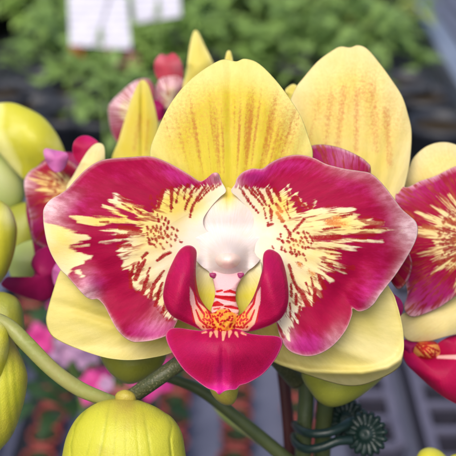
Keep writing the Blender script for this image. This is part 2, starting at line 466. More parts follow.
def L_paint(P, S, T):
    L_w = [[(x, y, w*1.2+.25) for x, y, w in st] for st in L_red]
    cream = np.maximum(np.maximum(sd_poly(P, L_cream[0]), sd_poly(P, L_cream[1])), sd_strokes(P, L_cream_st))
    a = polar(P, (226, 232)); a['ang'] = np.where(a['ang'] < 0, a['ang']+2*np.pi, a['ang'])
    pale = .95*g(P, 49, 208, 15, 13, .5)+.3*g(P, 66, 202, 16, 7, -.6)+.3*g(P, 58, 224, 18, 4, .2)+.8*g(P, 88, 293, 12, 8, .7)+.25*g(P, 158, 324, 15, 11, -.4)\
        + .45*g(P, 165, 305, 10, 12)+.4*g(P, 116, 330, 4, 14, -.5)+.35*g(P, 135, 340, 16, 3)+.5*g(P, 216, 177, 8, 7)+.3*g(P, 84, 276, 10)
    pale = .8*pale+.22*np.clip((S-.95)/.05, 0, 1)
    purp = .55*g(P, 180, 177, 30, 9, .5)+.45*g(P, 70, 205, 30, 20)+.65*g(P, 92, 285, 16)+.8*g(P, 155, 332, 30, 14)+.5*g(P, 215, 176, 10)+.2*g(P, 120, 175, 50, 14)
    yel = .8*g(P, 62, 246, 28, 30)+.9*g(P, 108, 219, 36, 12)+1.1*g(P, 180, 203, 28, 17)+.6*g(P, 135, 206, 24, 11)+.5*g(P, 155, 235, 22, 18)+.45*g(P, 138, 265, 22, 40, .4)+.4*g(P, 160, 300, 16)
    ora = .45*g(P, 160, 235, 16, 18)+.3*g(P, 185, 200, 18)
    return {**a, 'stk': np.clip(sd_poly(P, L_cream[0])+4, 0, 1)*np.clip((np.hypot(P[:, 0]-226, P[:, 1]-232)-48)/25, 0, 1), 'wht': np.clip(1.2*g(P, 222, 232, 34, 36), 0, 1), 'cream': cream, 'red': sd_strokes(P, L_w), 'pale': np.clip(pale, 0, 1), 'purp': purp, 'yel': np.clip(yel, 0, 1), 'ora': ora}

def L_front(P, S, T):
    x, y = P[:, 0], P[:, 1]
    d = 250+zeros(P)
    d -= 3.2*g(P, 120, 225, 55, 50)
    d += 3.5*np.clip((185-y)/30, 0, 2)**1.6                       # upper edge rolls back
    d += 4.5*np.clip((90-x)/50, 0, 1.2)**1.7                      # outer edge falls back
    d += 1.5*g(P, 100, 275, 14, 40, -.6)-2.0*g(P, 84, 285, 16, 14)   # fold by the notch
    d -= 2.2*g(P, 135, 330, 40, 20)+.8*np.sin((x+y)*.09)*np.clip(S-.35, 0, 1)
    d += 3.0*g(P, 205, 225, 30, 40)+1.5*g(P, 190, 290, 25, 25)
    d += .9*np.sin(T*7+1)*np.clip(S-.5, 0, 1)**2*3-.8*g(P, 216, 174, 6, 6)*3
    ang = np.arctan2(y-232, x-226)
    d += .12*np.sin(ang*38)*np.clip((np.hypot(x-226, y-232)-55)/40, 0, 1)+1.2*g(P, 218, 212, 9, 16, .6)
    return d
shell('petal', L_out, (142, 240), L_front, .7, M_petal, flower, 150, 620, L_paint)['label'] = 'left petal with a broad cream patch on its outer edge'

# --- right petal
R_out = [(231, 191), (235, 184), (237, 178), (243, 172), (252, 168.5), (262, 168.5), (270, 163), (280, 158), (292, 155), (303, 155), (314, 158), (325, 163.5),
         (333, 166), (346, 169), (360, 171), (370, 173), (378, 179), (386, 188), (394, 198.5), (402, 209), (410, 216), (416, 222), (418, 230), (416, 240), (409, 254),
         (397, 273), (387, 286), (380, 295), (374, 304), (367, 309.5), (359, 311.5), (352.5, 308.5), (352, 315), (346, 330), (335, 344), (324, 352), (313, 356),
         (303, 356), (291, 352), (284, 345), (279, 334), (274, 315), (266, 298), (256, 280), (246, 262), (234, 246), (230, 240), (243, 234), (251, 229), (253, 219), (246, 207), (237, 197)]
R_cream = [[(228, 186), (240, 187), (252, 188), (262, 189), (270, 189), (278, 194), (284, 190), (288, 194), (291, 200), (294, 206), (297, 213), (304, 213), (310, 209),
            (316, 202), (314, 209), (322, 208), (332, 208), (342, 207), (353, 209), (348, 213), (360, 215.5), (355, 219), (366, 219), (373, 218), (370, 221), (381, 222.5), (368, 225),
            (360, 226), (372, 230), (384, 231), (372, 233.5), (352, 234), (340, 236), (325, 237.5), (316, 239), (330, 241), (345, 243), (364, 246.5), (350, 249), (338, 248),
            (334, 252), (340, 255), (342, 258), (336, 259), (330, 262), (340, 265.5), (352, 268), (344, 270), (334, 268), (329, 266), (333, 272), (328, 274), (333, 281), (330, 283), (325, 278), (322, 284),
            (319, 290), (320.5, 299), (316, 296), (312, 303), (310, 304), (306, 300), (303, 307), (300, 312), (296, 314), (292, 326), (284, 335), (270, 310), (250, 275), (226, 240)]]
R_cream_st = [[(325, 232, 2.6), (360, 231, 1.8), (384, 230.5, .8), (402, 231, .3)], [(330, 243, 2), (360, 241, .5), (382, 241, .25)], [(335, 224, 3), (362, 222.5, 1.6), (384, 224, .4)],
              [(330, 258, 3), (341, 258, .8)], [(318, 246, 3), (350, 246.5, 1.4), (366, 246.5, .3)], [(288, 185, .3), (291, 195, .7)], [(295, 193, .3), (303, 204, .6), (310, 210, .5)],
              [(290, 322, 2), (288, 338, 1.2)], [(299, 306, 1.6), (297, 322, .6)]]
R_red = [
    [(246.5, 187, .9), (255, 196, .8), (263, 205.5, .6)], [(243, 193, .7), (250, 203, .8), (258.5, 213, .5)], [(258, 190, 1.1), (262, 197, 1.1), (266, 204.5, .7)],
    [(267, 188.5, 1.2), (270.5, 197, 1.5), (273, 204, .9)], [(269.5, 206, .8), (271.5, 213, 1.3), (271, 220, .7)], [(274.5, 189, 1.5), (278, 195, 1.5), (280.5, 201, 1.)],
    [(276, 204, 1.4), (281.5, 211.5, 1.5)], [(277, 212.5, 1.2), (282.6, 221, 1.4)], [(268, 225, 1.2), (272, 224, 1.)], [(252, 189, .8), (258, 195, .8)],
    [(284, 206, .3), (290, 218, .5)], [(240, 188, .5), (247, 197, .5)], [(264, 208, .3), (266, 218, .4)], [(287, 200, .4), (288, 210, .5)],
    [(296, 197, 1.6), (300, 204, 1.5)], [(301, 203, .6), (306, 207, 1.3)], [(298, 211, 1.5), (301, 209, 1.)], [(308, 206, 1), (312, 208, .8)],
    [(304, 219.5, 1.1), (299, 225, 1.), (293.5, 230.5, 1.)], [(285, 226, .7), (290, 233, 1.1)], [(290, 233, .7), (288, 238, .7)],
    [(289, 265, .7), (292.5, 278, 1.2)], [(292.6, 279, .8), (299, 292, 1.2)], [(298, 288, 1.1), (303, 296, 2.), (308.5, 304, 2.)], [(314.6, 290, 1.3), (314.6, 300, 1.6)],
    [(319, 275, 1.2), (321, 281, 2.1), (325, 288, 1.8)], [(291, 284, .8), (291.5, 296, 1.)], [(296, 294, .7), (296, 304, 1.3)], [(290, 303, .8), (290.5, 317, 1.1)],
    [(300, 307, 1), (298, 318, 1.)], [(286, 297, .5), (286, 312, .7)], [(311, 277, .4), (313, 286, .9)], [(306, 283, .4), (310, 294, .9)],
    [(312, 238, 1.2), (326, 237.5, 1.7), (340, 236.8, 1.7)], [(324, 229.5, .9), (340, 226.5, 1.1)], [(331, 254, .7), (341, 255, .8)], [(325, 249, .4), (336, 250, .9)],
    [(322, 262, .5), (332, 264.5, .9)], [(318, 268, .4), (326, 272, .8)],
    [(352, 229, .3), (372, 228, .7)], [(345, 239, .5), (366, 238.5, .8)], [(340, 216, .4), (352, 214, .8)],
]
R_blush = [[(328, 222, 2.4), (338, 223, 3.), (347, 225, 1.2)], [(334, 218, 1.4), (340, 218, .8)], [(299, 265, 1.8), (301, 268, 1.5)], [(309, 271, 1.6), (313, 274, 1.6)], [(327, 266, 1), (331, 268, 1)]]
for x, y in [(130, 18), (185, 70), (195, 100), (190, 130), (150, 125), (230, 70), (232, 130), (235, 150), (255, 95), (265, 60), (265, 115), (258, 160), (270, 150), (280, 80), (285, 125),
             (290, 160), (300, 80), (310, 100), (320, 75), (325, 110), (300, 180), (245, 115), (250, 140), (290, 105), (298, 130), (275, 100), (312, 125), (330, 92), (178, 86), (205, 140),
             (222, 100), (310, 60), (292, 58), (240, 90)]:
    px, py = 240+x/4.56, 220+y/4.56
    a = math.atan2(py-235, px-240)+rng.normal(0, .35); l = rng.uniform(.4, 1.5); w = rng.uniform(.6, 1.0)
    R_red.append([(px-l*math.cos(a+1.), py-l*math.sin(a+1.), w), (px+l*math.cos(a+1.), py+l*math.sin(a+1.), w*.8)])
def R_paint(P, S, T):
    cream = np.maximum(sd_poly(P, R_cream[0]), sd_strokes(P, R_cream_st))
    a = polar(P, (230, 232))
    pale = 1.25*g(P, 415, 230, 13, 19)+.35*g(P, 402, 222, 11, 22)+.7*g(P, 379, 299, 6, 16, .7)+.4*g(P, 399, 268, 6, 18, .6)+.4*g(P, 286, 335, 8, 13)\
        + .0*S+.3*g(P, 352, 173, 22, 6, .2)+.4*g(P, 334, 338, 8, 16, .6)+.5*g(P, 236, 184, 8, 6)+.3*g(P, 385, 195, 8, 16, -.7)
    pale = .8*pale+.22*np.clip((S-.95)/.05, 0, 1)
    purp = .75*g(P, 252, 176, 20, 10, -.3)+.45*g(P, 290, 165, 30, 9)+.8*g(P, 305, 345, 34, 14)+.5*g(P, 372, 290, 20, 30, .6)+.35*g(P, 350, 185, 36, 12, .3)+.3*g(P, 390, 225, 24, 34)
    yel = .95*g(P, 282, 205, 26, 15)+.75*g(P, 345, 220, 34, 10)+.55*g(P, 360, 233, 34, 9)+.5*g(P, 300, 240, 20)+.45*g(P, 308, 280, 20, 34, -.4)+.6*g(P, 332, 255, 18)
    ora = .9*g(P, 280, 213, 9, 10)+.5*g(P, 300, 245, 14)
    red = np.maximum(sd_strokes(P, [[(x, y, w*1.2+.25) for x, y, w in st] for st in R_red]), sd_strokes(P, R_blush)*.35-.1)
    ora += .8*np.clip(sd_strokes(P, R_blush)+1.5, 0, 1)
    return {**a, 'stk': np.clip(sd_poly(P, R_cream[0])+4, 0, 1)*np.clip((np.hypot(P[:, 0]-230, P[:, 1]-232)-48)/25, 0, 1), 'wht': np.clip(1.2*g(P, 234, 232, 34, 36), 0, 1), 'cream': cream, 'red': red, 'pale': np.clip(pale, 0, 1), 'purp': purp, 'yel': np.clip(yel, 0, 1), 'ora': ora}
def R_front(P, S, T):
    x, y = P[:, 0], P[:, 1]
    d = 250+zeros(P)
    d -= 3.4*g(P, 335, 225, 55, 50)
    d += 3.2*np.clip((182-y)/30, 0, 2)**1.6
    d += 5.0*np.clip((x-365)/50, 0, 1.2)**1.7
    d += 1.8*g(P, 345, 290, 14, 40, .6)-2.0*g(P, 366, 298, 16, 14)
    d -= 2.4*g(P, 310, 338, 40, 20)+.8*np.sin((x-y)*.085)*np.clip(S-.35, 0, 1)
    d += 3.0*g(P, 250, 225, 30, 40)+1.5*g(P, 268, 290, 25, 25)
    d += .9*np.sin(T*6+.4)*np.clip(S-.5, 0, 1)**2*3-1.4*g(P, 254, 172, 14, 7)
    ang = np.arctan2(y-232, x-230)
    d += .12*np.sin(ang*38)*np.clip((np.hypot(x-230, y-232)-55)/40, 0, 1)+1.2*g(P, 238, 212, 9, 16, -.6)
    return d
shell('petal', R_out, (316, 240), R_front, .7, M_petal, flower, 150, 620, R_paint)['label'] = 'right petal with a pale pink outer tip'

# --- dorsal sepal
D_out = [(150, 152), (157, 131), (168.5, 107), (183.5, 86.5), (200, 72), (217, 61.5), (226, 59.3), (236, 61.3), (245, 58.7), (258, 63), (273, 77), (288, 96), (301, 116.5), (308.5, 137), (313, 155),
         (308, 178), (284, 200), (254, 216), (228, 222), (203, 216), (176, 200), (155, 176)]
def D_paint(P, S, T):
    a = polar_up(P, (229, 330))
    y = P[:, 1]
    sp = zeros(P)
    for xl, w, sg in [(178, .35, .016), (187, .3, .014), (195, .62, .015), (216, .7, .015), (222, .4, .01), (239, .75, .009), (249, 1., .016), (256, .55, .009), (269, .8, .017), (279, .4, .02), (290, .35, .03)]:
        al = math.atan2(xl-229, 200)
        sp += 1.0*w*np.exp(-((a['ang']-al)/sg)**2)*np.exp(-((y-(136+6*math.sin(xl)))/40)**2)
    r3 = np.random.default_rng(12)
    for xl in np.arange(168, 296, 5.5):
        al = math.atan2(xl-229, 200); yc = r3.uniform(115, 155)
        sp += r3.uniform(.15, .5)*np.exp(-((a['ang']-al)/.0065)**2)*np.exp(-((y-yc)/r3.uniform(18, 38))**2)
    pale = .95*np.clip((S-.5)/.5, 0, 1)**1.2+.4*g(P, 235, 72, 50, 20)
    pale -= .35*g(P, 232, 140, 40, 60)
    blush = .85*g(P, 183, 128, 20, 30, .3)+.85*g(P, 286, 128, 18, 34, -.2)+.6*g(P, 240, 118, 50, 26)+.4*g(P, 212, 95, 34, 16)
    return {**a, 'pale': np.clip(pale, 0, 1), 'spot': np.clip(sp, 0, 1.2), 'blush': np.clip(blush, 0, .8)}
def D_front(P, S, T):
    x, y = P[:, 0], P[:, 1]
    d = 259-5.*np.sqrt(np.clip(1-((x-230)/95)**2, 0, 1))+4.5*np.clip((110-y)/50, 0, 2)**1.6
    ang = np.arctan2(x-229, 330-y)
    d += .11*np.sin(ang*70)*np.clip((y-60)/60, 0, 1)+.6*g(P, 230, 110, 5, 60)
    return d
shell('dorsal_sepal', D_out, (230, 140), D_front, .8, M_sepal, flower, 90, 360, D_paint)

# --- lateral sepals
def low_paint(base, spec):
    def f(P, S, T):
        a = polar(P, base); a['ang'] = np.where(a['ang'] < -1, a['ang']+2*np.pi, a['ang'])
        pale = .35*np.clip((S-.6)/.4, 0, 1)
        for (x, y, sx, sy, ro, k) in spec: pale = pale+k*g(P, x, y, sx, sy, ro)
        return {**a, 'pale': np.clip(pale, 0, 1), 'spot': .3*g(P, *base, 120), 'blush': .22*g(P, base[0], base[1]+20, 70)}
    return f
SL_out = [(60, 271), (53, 291), (47, 312), (46, 322), (49, 332), (56, 339), (74, 347.5), (101, 356.5), (118, 359.5), (133, 360), (150, 358), (168, 354), (190, 344), (210, 322), (224, 292), (212, 262),
          (160, 240), (100, 244), (72, 256)]
def SL_front(P, S, T):
    x, y = P[:, 0], P[:, 1]
    d = 259-3.0*g(P, 120, 310, 60, 34)+2.*np.clip((x-150)/60, -.5, 1)
    d += 1.6*np.clip((70-x)/25, 0, 1)**2-2.2*np.clip((y-344)/14, 0, 1.2)**2
    a = np.arctan2(y-290, x-222)
    return d+.13*np.sin(a*44)*np.clip(S, .2, .9)+1.3*g(P, 120, 322, 60, 5, .28)-3*g(P, 204, 288, 15, 36)
shell('lateral_sepal', SL_out, (125, 310), SL_front, .8, M_sepal_low, flower, 50, 240, low_paint((226, 285), [(60, 300, 20, 40, 0, .1), (120, 350, 60, 10, .1, .45), (90, 332, 40, 7, .3, .4), (206, 275, 14, 30, 0, .9)]))
SR_out = [(391, 290), (397, 304), (402, 324), (404, 342), (403, 357), (400, 366), (390, 374), (375, 381), (360, 385.5), (344, 385.5), (326, 381), (306, 374.5), (290, 369), (275, 363), (258, 350), (242, 328), (236, 298),
          (262, 266), (330, 256), (372, 266)]
def SR_front(P, S, T):
    x, y = P[:, 0], P[:, 1]
    d = 258-3.*g(P, 350, 320, 50, 40)-1.5*np.clip((280-x)/40, -1, .2)
    edge = sd_poly(P, [(391, 260), (412, 340), (402, 361), (388, 370), (362, 375), (331, 374.5), (307, 373), (280, 366), (200, 330), (200, 240)])
    d += 1.1*np.clip(-edge+1, 0, 20)**1.0*.55               # the lower margin folds back under
    d -= 1.3*np.exp(-((edge-3)/4)**2)
    a = np.arctan2(y-290, x-232)
    return d+.13*np.sin(a*44)*np.clip(S, .2, .9)-1.3*g(P, 330, 345, 55, 6, .35)-3*g(P, 250, 288, 15, 36)
shell('lateral_sepal', SR_out, (335, 325), SR_front, .8, M_sepal_low, flower, 60, 260, low_paint((232, 285), [(365, 348, 50, 14, .35, .7), (385, 320, 14, 50, 0, .4), (340, 382, 50, 5, 0, .8), (330, 345, 60, 30, 0, .35), (250, 275, 14, 30, 0, .9)]))

# --- lip: midlobe is the lip body, lobes and callus are sub-parts
ML_out = [(165.7, 334), (168.5, 329.5), (173, 328), (180, 328), (190, 329.5), (203, 330.5), (212, 326), (224, 322), (236, 326), (246, 332.5), (260, 335), (276, 336), (282, 339), (282, 346), (275, 360), (263, 374), (249, 382.5), (240, 385.5),
          (236, 389.5), (229, 390), (224, 391.5), (219, 394.8), (215, 391), (207, 388), (197, 381), (184, 370), (173, 354), (167, 342)]
def lip_zero(P): return {'cream': zeros(P)-9, 'yel': zeros(P), 'red': zeros(P)-9, 'hot': zeros(P)}
def ML_paint(P, S, T):
    a = polar_up(P, (224, 318)); a['ang'] = np.arctan2(P[:, 0]-224, P[:, 1]-318)
    z = lip_zero(P)
    z['hot'] = np.clip(.9*g(P, 220, 390, 13, 6)+.3*g(P, 222, 376, 8, 14)+.22*np.clip((S-.85)/.15, 0, 1)+.12*g(P, 195, 350, 22, 12), 0, 1)
    z['cream'] = sd_strokes(P, [[(216, 332, 2), (217, 337, .8)], [(224, 332, 2.2), (223, 340, .8)], [(230, 332, 2), (229, 337, .6)], [(206, 332, 1), (202, 333, .5)], [(211, 333, 1.6), (210, 337, .5)], [(236, 333, 1.6), (238, 337, .5)], [(242, 333, 1.2), (246, 335, .5)]])
    z['yel'] = zeros(P)+.6
    return {**a, **z}
def ML_front(P, S, T):
    x, y = P[:, 0], P[:, 1]
    u = (x-223)/58
    d = 241-4.0*np.exp(-((y-352)/22)**2)*np.exp(-(u/.9)**2)+4.5*np.abs(u)**2.2
    d += .6*np.exp(-((x-223)/3.4)**2)*np.clip((y-340)/12, 0, 1)*np.clip((392-y)/20, 0, 1)
    d -= .5*np.exp(-((np.abs(x-223)-8)/5)**2)*np.clip((y-350)/20, 0, 1)
    d += 1.3*np.clip((343-y)/11, 0, 1.8)**2-1.8*g(P, 219, 392, 10, 6)
    return d
lip = shell('lip', ML_out, (223, 352), ML_front, 1.0, M_lip, flower, 70, 260, ML_paint)

SLl = [(163, 297), (164, 287), (167, 275), (172.5, 262), (178, 252), (183, 247), (188, 245.3), (193, 246.5), (196.5, 251), (196.5, 260), (195.8, 272), (197, 285), (200, 297), (206, 307), (213, 314), (217, 322), (214, 330),
       (204, 331), (192, 326), (180, 320.5), (172, 316), (166, 308)]
SLr = [(288.7, 297), (288, 284), (285, 268), (280.6, 256), (275, 251), (269, 249.3), (264.5, 252), (262.8, 258), (262.5, 268), (260, 278), (256, 290), (251, 301), (243, 312), (236, 318), (232, 324), (236, 331), (248, 332),
       (262, 328.5), (273, 324), (281.5, 318), (287, 308)]
def side_paint(left):
    def f(P, S, T):
        x = P[:, 0] if left else 450.5-P[:, 0]
        Q = np.stack([x, P[:, 1]], 1)
        a = polar(P, (205, 325) if left else (245, 325))
        z = lip_zero(P)
        band = sd_poly(Q, [(190, 287), (193, 292), (198, 302), (206, 309), (214, 315), (220, 322), (214, 331), (203, 331), (196, 324), (192, 312), (190, 300)])
        z['cream'] = band
        z['yel'] = np.clip(1.1*g(Q, 210, 317, 14, 14)+.1, 0, 1)
        z['red'] = sd_strokes(Q, [[(195.5, 278, .8), (197, 292, 1.1), (203, 304, 1.), (210, 312, .8)], [(194, 292, .5), (197, 304, 1.2), (204, 314, 1.2)], [(196, 310, .7), (200, 320, 1.2), (207, 326, .8)],
                                  [(207, 309, .9), (211, 318, .9)], [(204, 318, .7), (211, 322, .8)], [(207, 328, .8), (214, 327, .9)], [(191, 306, .5), (194, 322, .9)]]+[[(203+3.1*(k % 5)+1.3*(k//5 % 2), 312+3.6*(k//5), .95), (204+3.1*(k % 5), 313.4+3.6*(k//5), .8)] for k in range(25)])
        z['hot'] = .10*g(Q, 180, 262, 12, 20)
        return {**a, **z}
    return f
def side_front(left):
    def f(P, S, T):
        x = P[:, 0] if left else 450.5-P[:, 0]
        y = P[:, 1]
        Q = np.stack([x, y], 1)
        d = 241-3.6*g(Q, 180, 290, 13, 40, .25)+2.0*np.clip((275-y)/25, 0, 1.3)**1.4
        d += 2.4*np.clip((x-190)/12, 0, 1)*np.clip((322-y)/30, 0, 1)+1.5*np.clip(S-.75, 0, 1)**2*16
        return d
    return f
shell('side_lobe', SLl, (184, 292), side_front(True), 1.1, M_lip, lip, 60, 220, side_paint(True))
shell('side_lobe', SLr, (270, 292), side_front(False), 1.1, M_lip, lip, 60, 220, side_paint(False))

# yellow flanks of the throat between the side lobes
FL = [(196, 256), (204, 250), (214, 256), (228, 262), (240, 256), (251, 250), (260, 258), (262, 276), (258, 296), (248, 312), (236, 324), (224, 328), (212, 324), (202, 312), (195, 296), (193, 274)]
def FL_paint(P, S, T):
    a = polar(P, (226, 240))
    return {**a, 'pale': np.clip(1.1-(P[:, 1]-258)/34, 0, 1), 'spot': zeros(P), 'blush': zeros(P)}
shell('throat_flank', FL, (227, 288), lambda P, S, T: 247.9-1.0*np.clip((P[:, 1]-270)/50, 0, 1)+4.5*np.clip((268-P[:, 1])/9, 0, 1)+1.2*np.exp(-((np.abs(P[:, 0]-227.5)-22)/9)**2), .8, M_flank, lip, 30, 120, FL_paint)
# callus: spotted orange lump, and the pink striped claw above it
CA = [(207, 322), (210, 314), (216, 309), (224, 307.5), (232, 309), (238, 314), (240, 322), (236, 330), (230, 335), (226, 338.5), (223, 336), (219, 338), (214, 333), (209, 329)]
def CA_paint(P, S, T):
    a = polar(P, (224, 300)); z = lip_zero(P)
    z['cream'] = zeros(P)+9; z['yel'] = np.clip(1.0-.7*np.clip((S-.8)/.2, 0, 1)*np.clip((320-P[:, 1])/8, 0, 1), 0, 1)
    r2 = np.random.default_rng(3); st = []
    for k in range(64):
        an = r2.uniform(0, 6.28); q = math.sqrt(r2.uniform(0, 1))
        x, y = 224+16*q*math.cos(an), 321+14*q*math.sin(an); b = r2.uniform(-1, 1)
        st.append([(x, y, r2.uniform(.9, 1.5)), (x+2.2*b, y+r2.uniform(-1.4, 1.4), .7)])
    z['red'] = sd_strokes(P, st)
    return {**a, **z}
shell('callus', CA, (223.5, 321), lambda P, S, T: 242.9-3.2*np.clip(1-S**2, 0, 1)-.5*np.sin(P[:, 0]*.8)*np.cos(P[:, 1]*.7)*(1-S), 0, M_lip, lip, 40, 120, CA_paint,
      back=lambda P, S, T, f: 243.5+2*np.sqrt(np.clip(1-S**2, 0, 1)))
CL = [(212, 274), (216, 268), (228, 266), (240, 268), (243, 275), (237, 288), (236, 300), (239, 312), (232, 317), (224, 318), (215, 316), (211, 311), (214, 300), (215, 290)]
def CL_paint(P, S, T):
    a = polar(P, (224, 250)); z = lip_zero(P)
    z['cream'] = zeros(P)+9; z['yel'] = .3*np.clip((P[:, 1]-298)/14, 0, 1)
    z['red'] = sd_strokes(P, [[(217, 291.5, 1.2), (222, 290.5, 1.)], [(224, 292, .8), (230, 291, 1.6), (236, 293, 1.3)], [(213, 296, 1.2), (222, 297.5, 2.), (235, 299, 3.)], [(213, 305, 1.8), (217, 303.5, 2.6), (223, 305, .9)],
                              [(225, 306.5, .9), (231, 307, 1.6), (238, 308.5, 1.2)], [(214, 309, .8), (220, 308, .7)]])
    return {**a, **z}
shell('claw', CL, (226, 294), lambda P, S, T: 247.2-4.4*np.clip((P[:, 1]-272)/44, 0, 1)-1.6*np.sqrt(np.clip(1-S**2, 0, 1))-.35*np.sin(P[:, 1]*.75)*np.clip((P[:, 1]-285)/8, 0, 1), 0, M_lip, lip, 40, 120, CL_paint,
      back=lambda P, S, T, f: f+3.5*np.sqrt(np.clip(1-S**4, 0, 1)))

# column with hood and anther cap
half_c = [(228, 187), (233, 190), (240, 197), (248, 207), (254.5, 217), (258, 228), (261, 241), (262, 252), (260, 260), (254, 266.5), (248, 271), (243, 276), (236, 274.5)]
CO = half_c+[(228, 277)]+[(456-x, y) for x, y in half_c[:0:-1]]
def CO_front(P, S, T):
    x, y = P[:, 0], P[:, 1]
    u = np.clip((y-222)/40, 0, 1); u = u*u*(3-2*u)
    d = 254.0-6.1*u-2.6*g(P, 228, 213, 25, 22)+.4*np.exp(-((x-228)/2.)**2)*np.clip((215-y)/20, 0, 1)
    d += 5.0*np.clip(np.abs(x-228)/34, 0, 1.1)**2.3*np.clip((268-y)/12, 0, 1)*np.clip((y-238)/14, 0, 1)
    d -= 6.2*np.exp(-(((x-228)/16)**2+((y-258)/15.5)**2)**1.3)
    d += .35*np.exp(-((np.abs(x-228)-20)/3.5)**2)*np.clip((y-244)/8, 0, 1)      # crease between knob and wing
    d -= 1.0*np.exp(-((np.abs(x-228)-27)/5)**2)*np.exp(-((y-262)/7)**2)
    return d
col = shell('column', CO, (228, 238), CO_front, .9, M_hood, flower, 80, 220,
      lambda P, S, T: {**polar(P, (228, 262)), 'pale': np.clip(1-.95*g(P, 228, 189, 8, 14)-.3*g(P, 228, 200, 24, 12), 0, 1), 'spot': zeros(P), 'blush': .0*S})
AN = [(214, 260), (216, 255.5), (221, 253), (228, 252.4), (235, 253), (240, 255.5), (242, 260), (239, 265.5), (234, 268.5), (228, 269.5), (222, 268.5), (217, 265.5)]
shell('anther_cap', AN, (227, 260.5), lambda P, S, T: CO_front(P, S, T)+.25-1.15*np.clip(1-S**2, 0, 1)**.8+.12*np.exp(-((P[:, 0]-227)/1.6)**2)*(1-S), 0, M_anther, col, 24, 80, None,
      back=lambda P, S, T, f: f+1.2*np.sqrt(np.clip(1-S**4, 0, 1)))
for sx in (-1, 1):
    cx = 226.7+sx*14
    shell('purple_tooth', [(cx-3.2, 273.4), (cx, 272.8), (cx+3.2, 273.4), (cx+2.8, 275.8), (cx+.8-sx, 278), (cx-2.4, 277)], (cx, 275.6), lambda P, S, T: np.minimum(CO_front(P, S, T), 245.6)-.25-.25*np.clip(1-S**2, 0, 1), 1.6, M_purple, col, 12, 40)
# --- flower stalk behind
tube('pedicel', [(228, 250, 257, 11), (230, 290, 268, 7), (240, 325, 278, 6), (258, 344, 283, 6)], M_ped, flower)

# ================================================================== SECONDARY FLOWERS
def auto_pattern(base, cen, seed, reach, nf=16, spread=2.2, pale=(), purp=(), yel=.5, core=.34, spots=30):
    """radiating cream fingers from the petal base with red spots, painted in petal coordinates"""
    r2 = np.random.default_rng(seed)
    ax = math.atan2(cen[1]-base[1], cen[0]-base[0])
    fing = [[(base[0], base[1], reach*core*.8), (base[0]+reach*core*math.cos(ax), base[1]+reach*core*math.sin(ax), reach*core*.75)]]
    red = []
    for k in range(nf):
        a = ax+spread*(k/(nf-1)-.5)+r2.normal(0, .05); L = reach*r2.uniform(.55, 1.0)*(1-.3*abs(k/(nf-1)-.5)*2); w = reach*r2.uniform(.028, .06)
        p = lambda q: (base[0]+q*L*math.cos(a), base[1]+q*L*math.sin(a))
        fing.append([(*p(.2), w*1.5), (*p(.7), w), (*p(1.), .25)])
        if k % 2 == 0:
            a2 = a+.07; red.append([(base[0]+.45*L*math.cos(a2), base[1]+.45*L*math.sin(a2), .6), (base[0]+.8*L*math.cos(a2), base[1]+.8*L*math.sin(a2), w*.55)])
    for k in range(spots):
        a = ax+r2.uniform(-.5, .5)*spread*.8; q = reach*r2.uniform(.25, .5)
        x, y = base[0]+q*math.cos(a), base[1]+q*math.sin(a)
        red.append([(x, y, r2.uniform(.7, 1.5)), (x+2*math.cos(a)+r2.normal(0, .8), y+2*math.sin(a)+r2.normal(0, .8), .7)])
    def f(P, S, T):
        a = polar(P, base)
        a['ang'] = np.mod(a['ang']-ax+np.pi, 2*np.pi)
        pl = .5*np.clip((S-.9)/.1, 0, 1)
        for (x, y, s, k) in pale: pl = pl+k*g(P, x, y, s)
        pu = .25*np.clip((S-.6)/.4, 0, 1)
        for (x, y, s, k) in purp: pu = pu+k*g(P, x, y, s)
        return {**a, 'stk': zeros(P)+1, 'cream': sd_strokes(P, fing), 'red': sd_strokes(P, red), 'pale': np.clip(pl, 0, 1), 'purp': pu, 'yel': zeros(P)+yel, 'ora': zeros(P)+.35}
    return f
def sep_paint(base, spots=(), blush=(), pale=.3, H=40, Y=130):
    def f(P, S, T):
        a = polar(P, base); a['ang'] = np.mod(a['ang']+1.6+np.pi*2, 2*np.pi)
        sp = zeros(P)
        for (x0, y0, x1, y1, w, k) in spots: sp = sp+k*np.exp(-(np.minimum(sd_strokes(P, [[(x0, y0, 0), (x1, y1, 0)]]), 0)/w)**2)
        b = zeros(P)
        for (x, y, s, k) in blush: b = b+k*g(P, x, y, s)
        return {**a, 'pale': np.clip(pale+.5*np.clip((S-.6)/.4, 0, 1), 0, 1), 'spot': np.clip(sp, 0, 1.2), 'blush': np.clip(b, 0, .8)}
    return f
def lip_paint(base, hot=(), stripes=(), creams=(), yel=.4):
    def f(P, S, T):
        a = polar(P, base); z = lip_zero(P)
        for (x, y, s, k) in hot: z['hot'] = np.clip(z['hot']+k*g(P, x, y, s), 0, 1)
        if creams: z['cream'] = sd_strokes(P, creams)
        if stripes: z['red'] = sd_strokes(P, stripes)
        z['yel'] = zeros(P)+yel
        return {**a, **z}
    return f
def bowl(d0, cx, cy, r, depth=3., edge=2.5, lobes=3, ph=0.):
    return lambda P, S, T: d0-depth*g(P, cx, cy, r)+edge*S**3+.9*np.sin(T*lobes+ph)*S**2

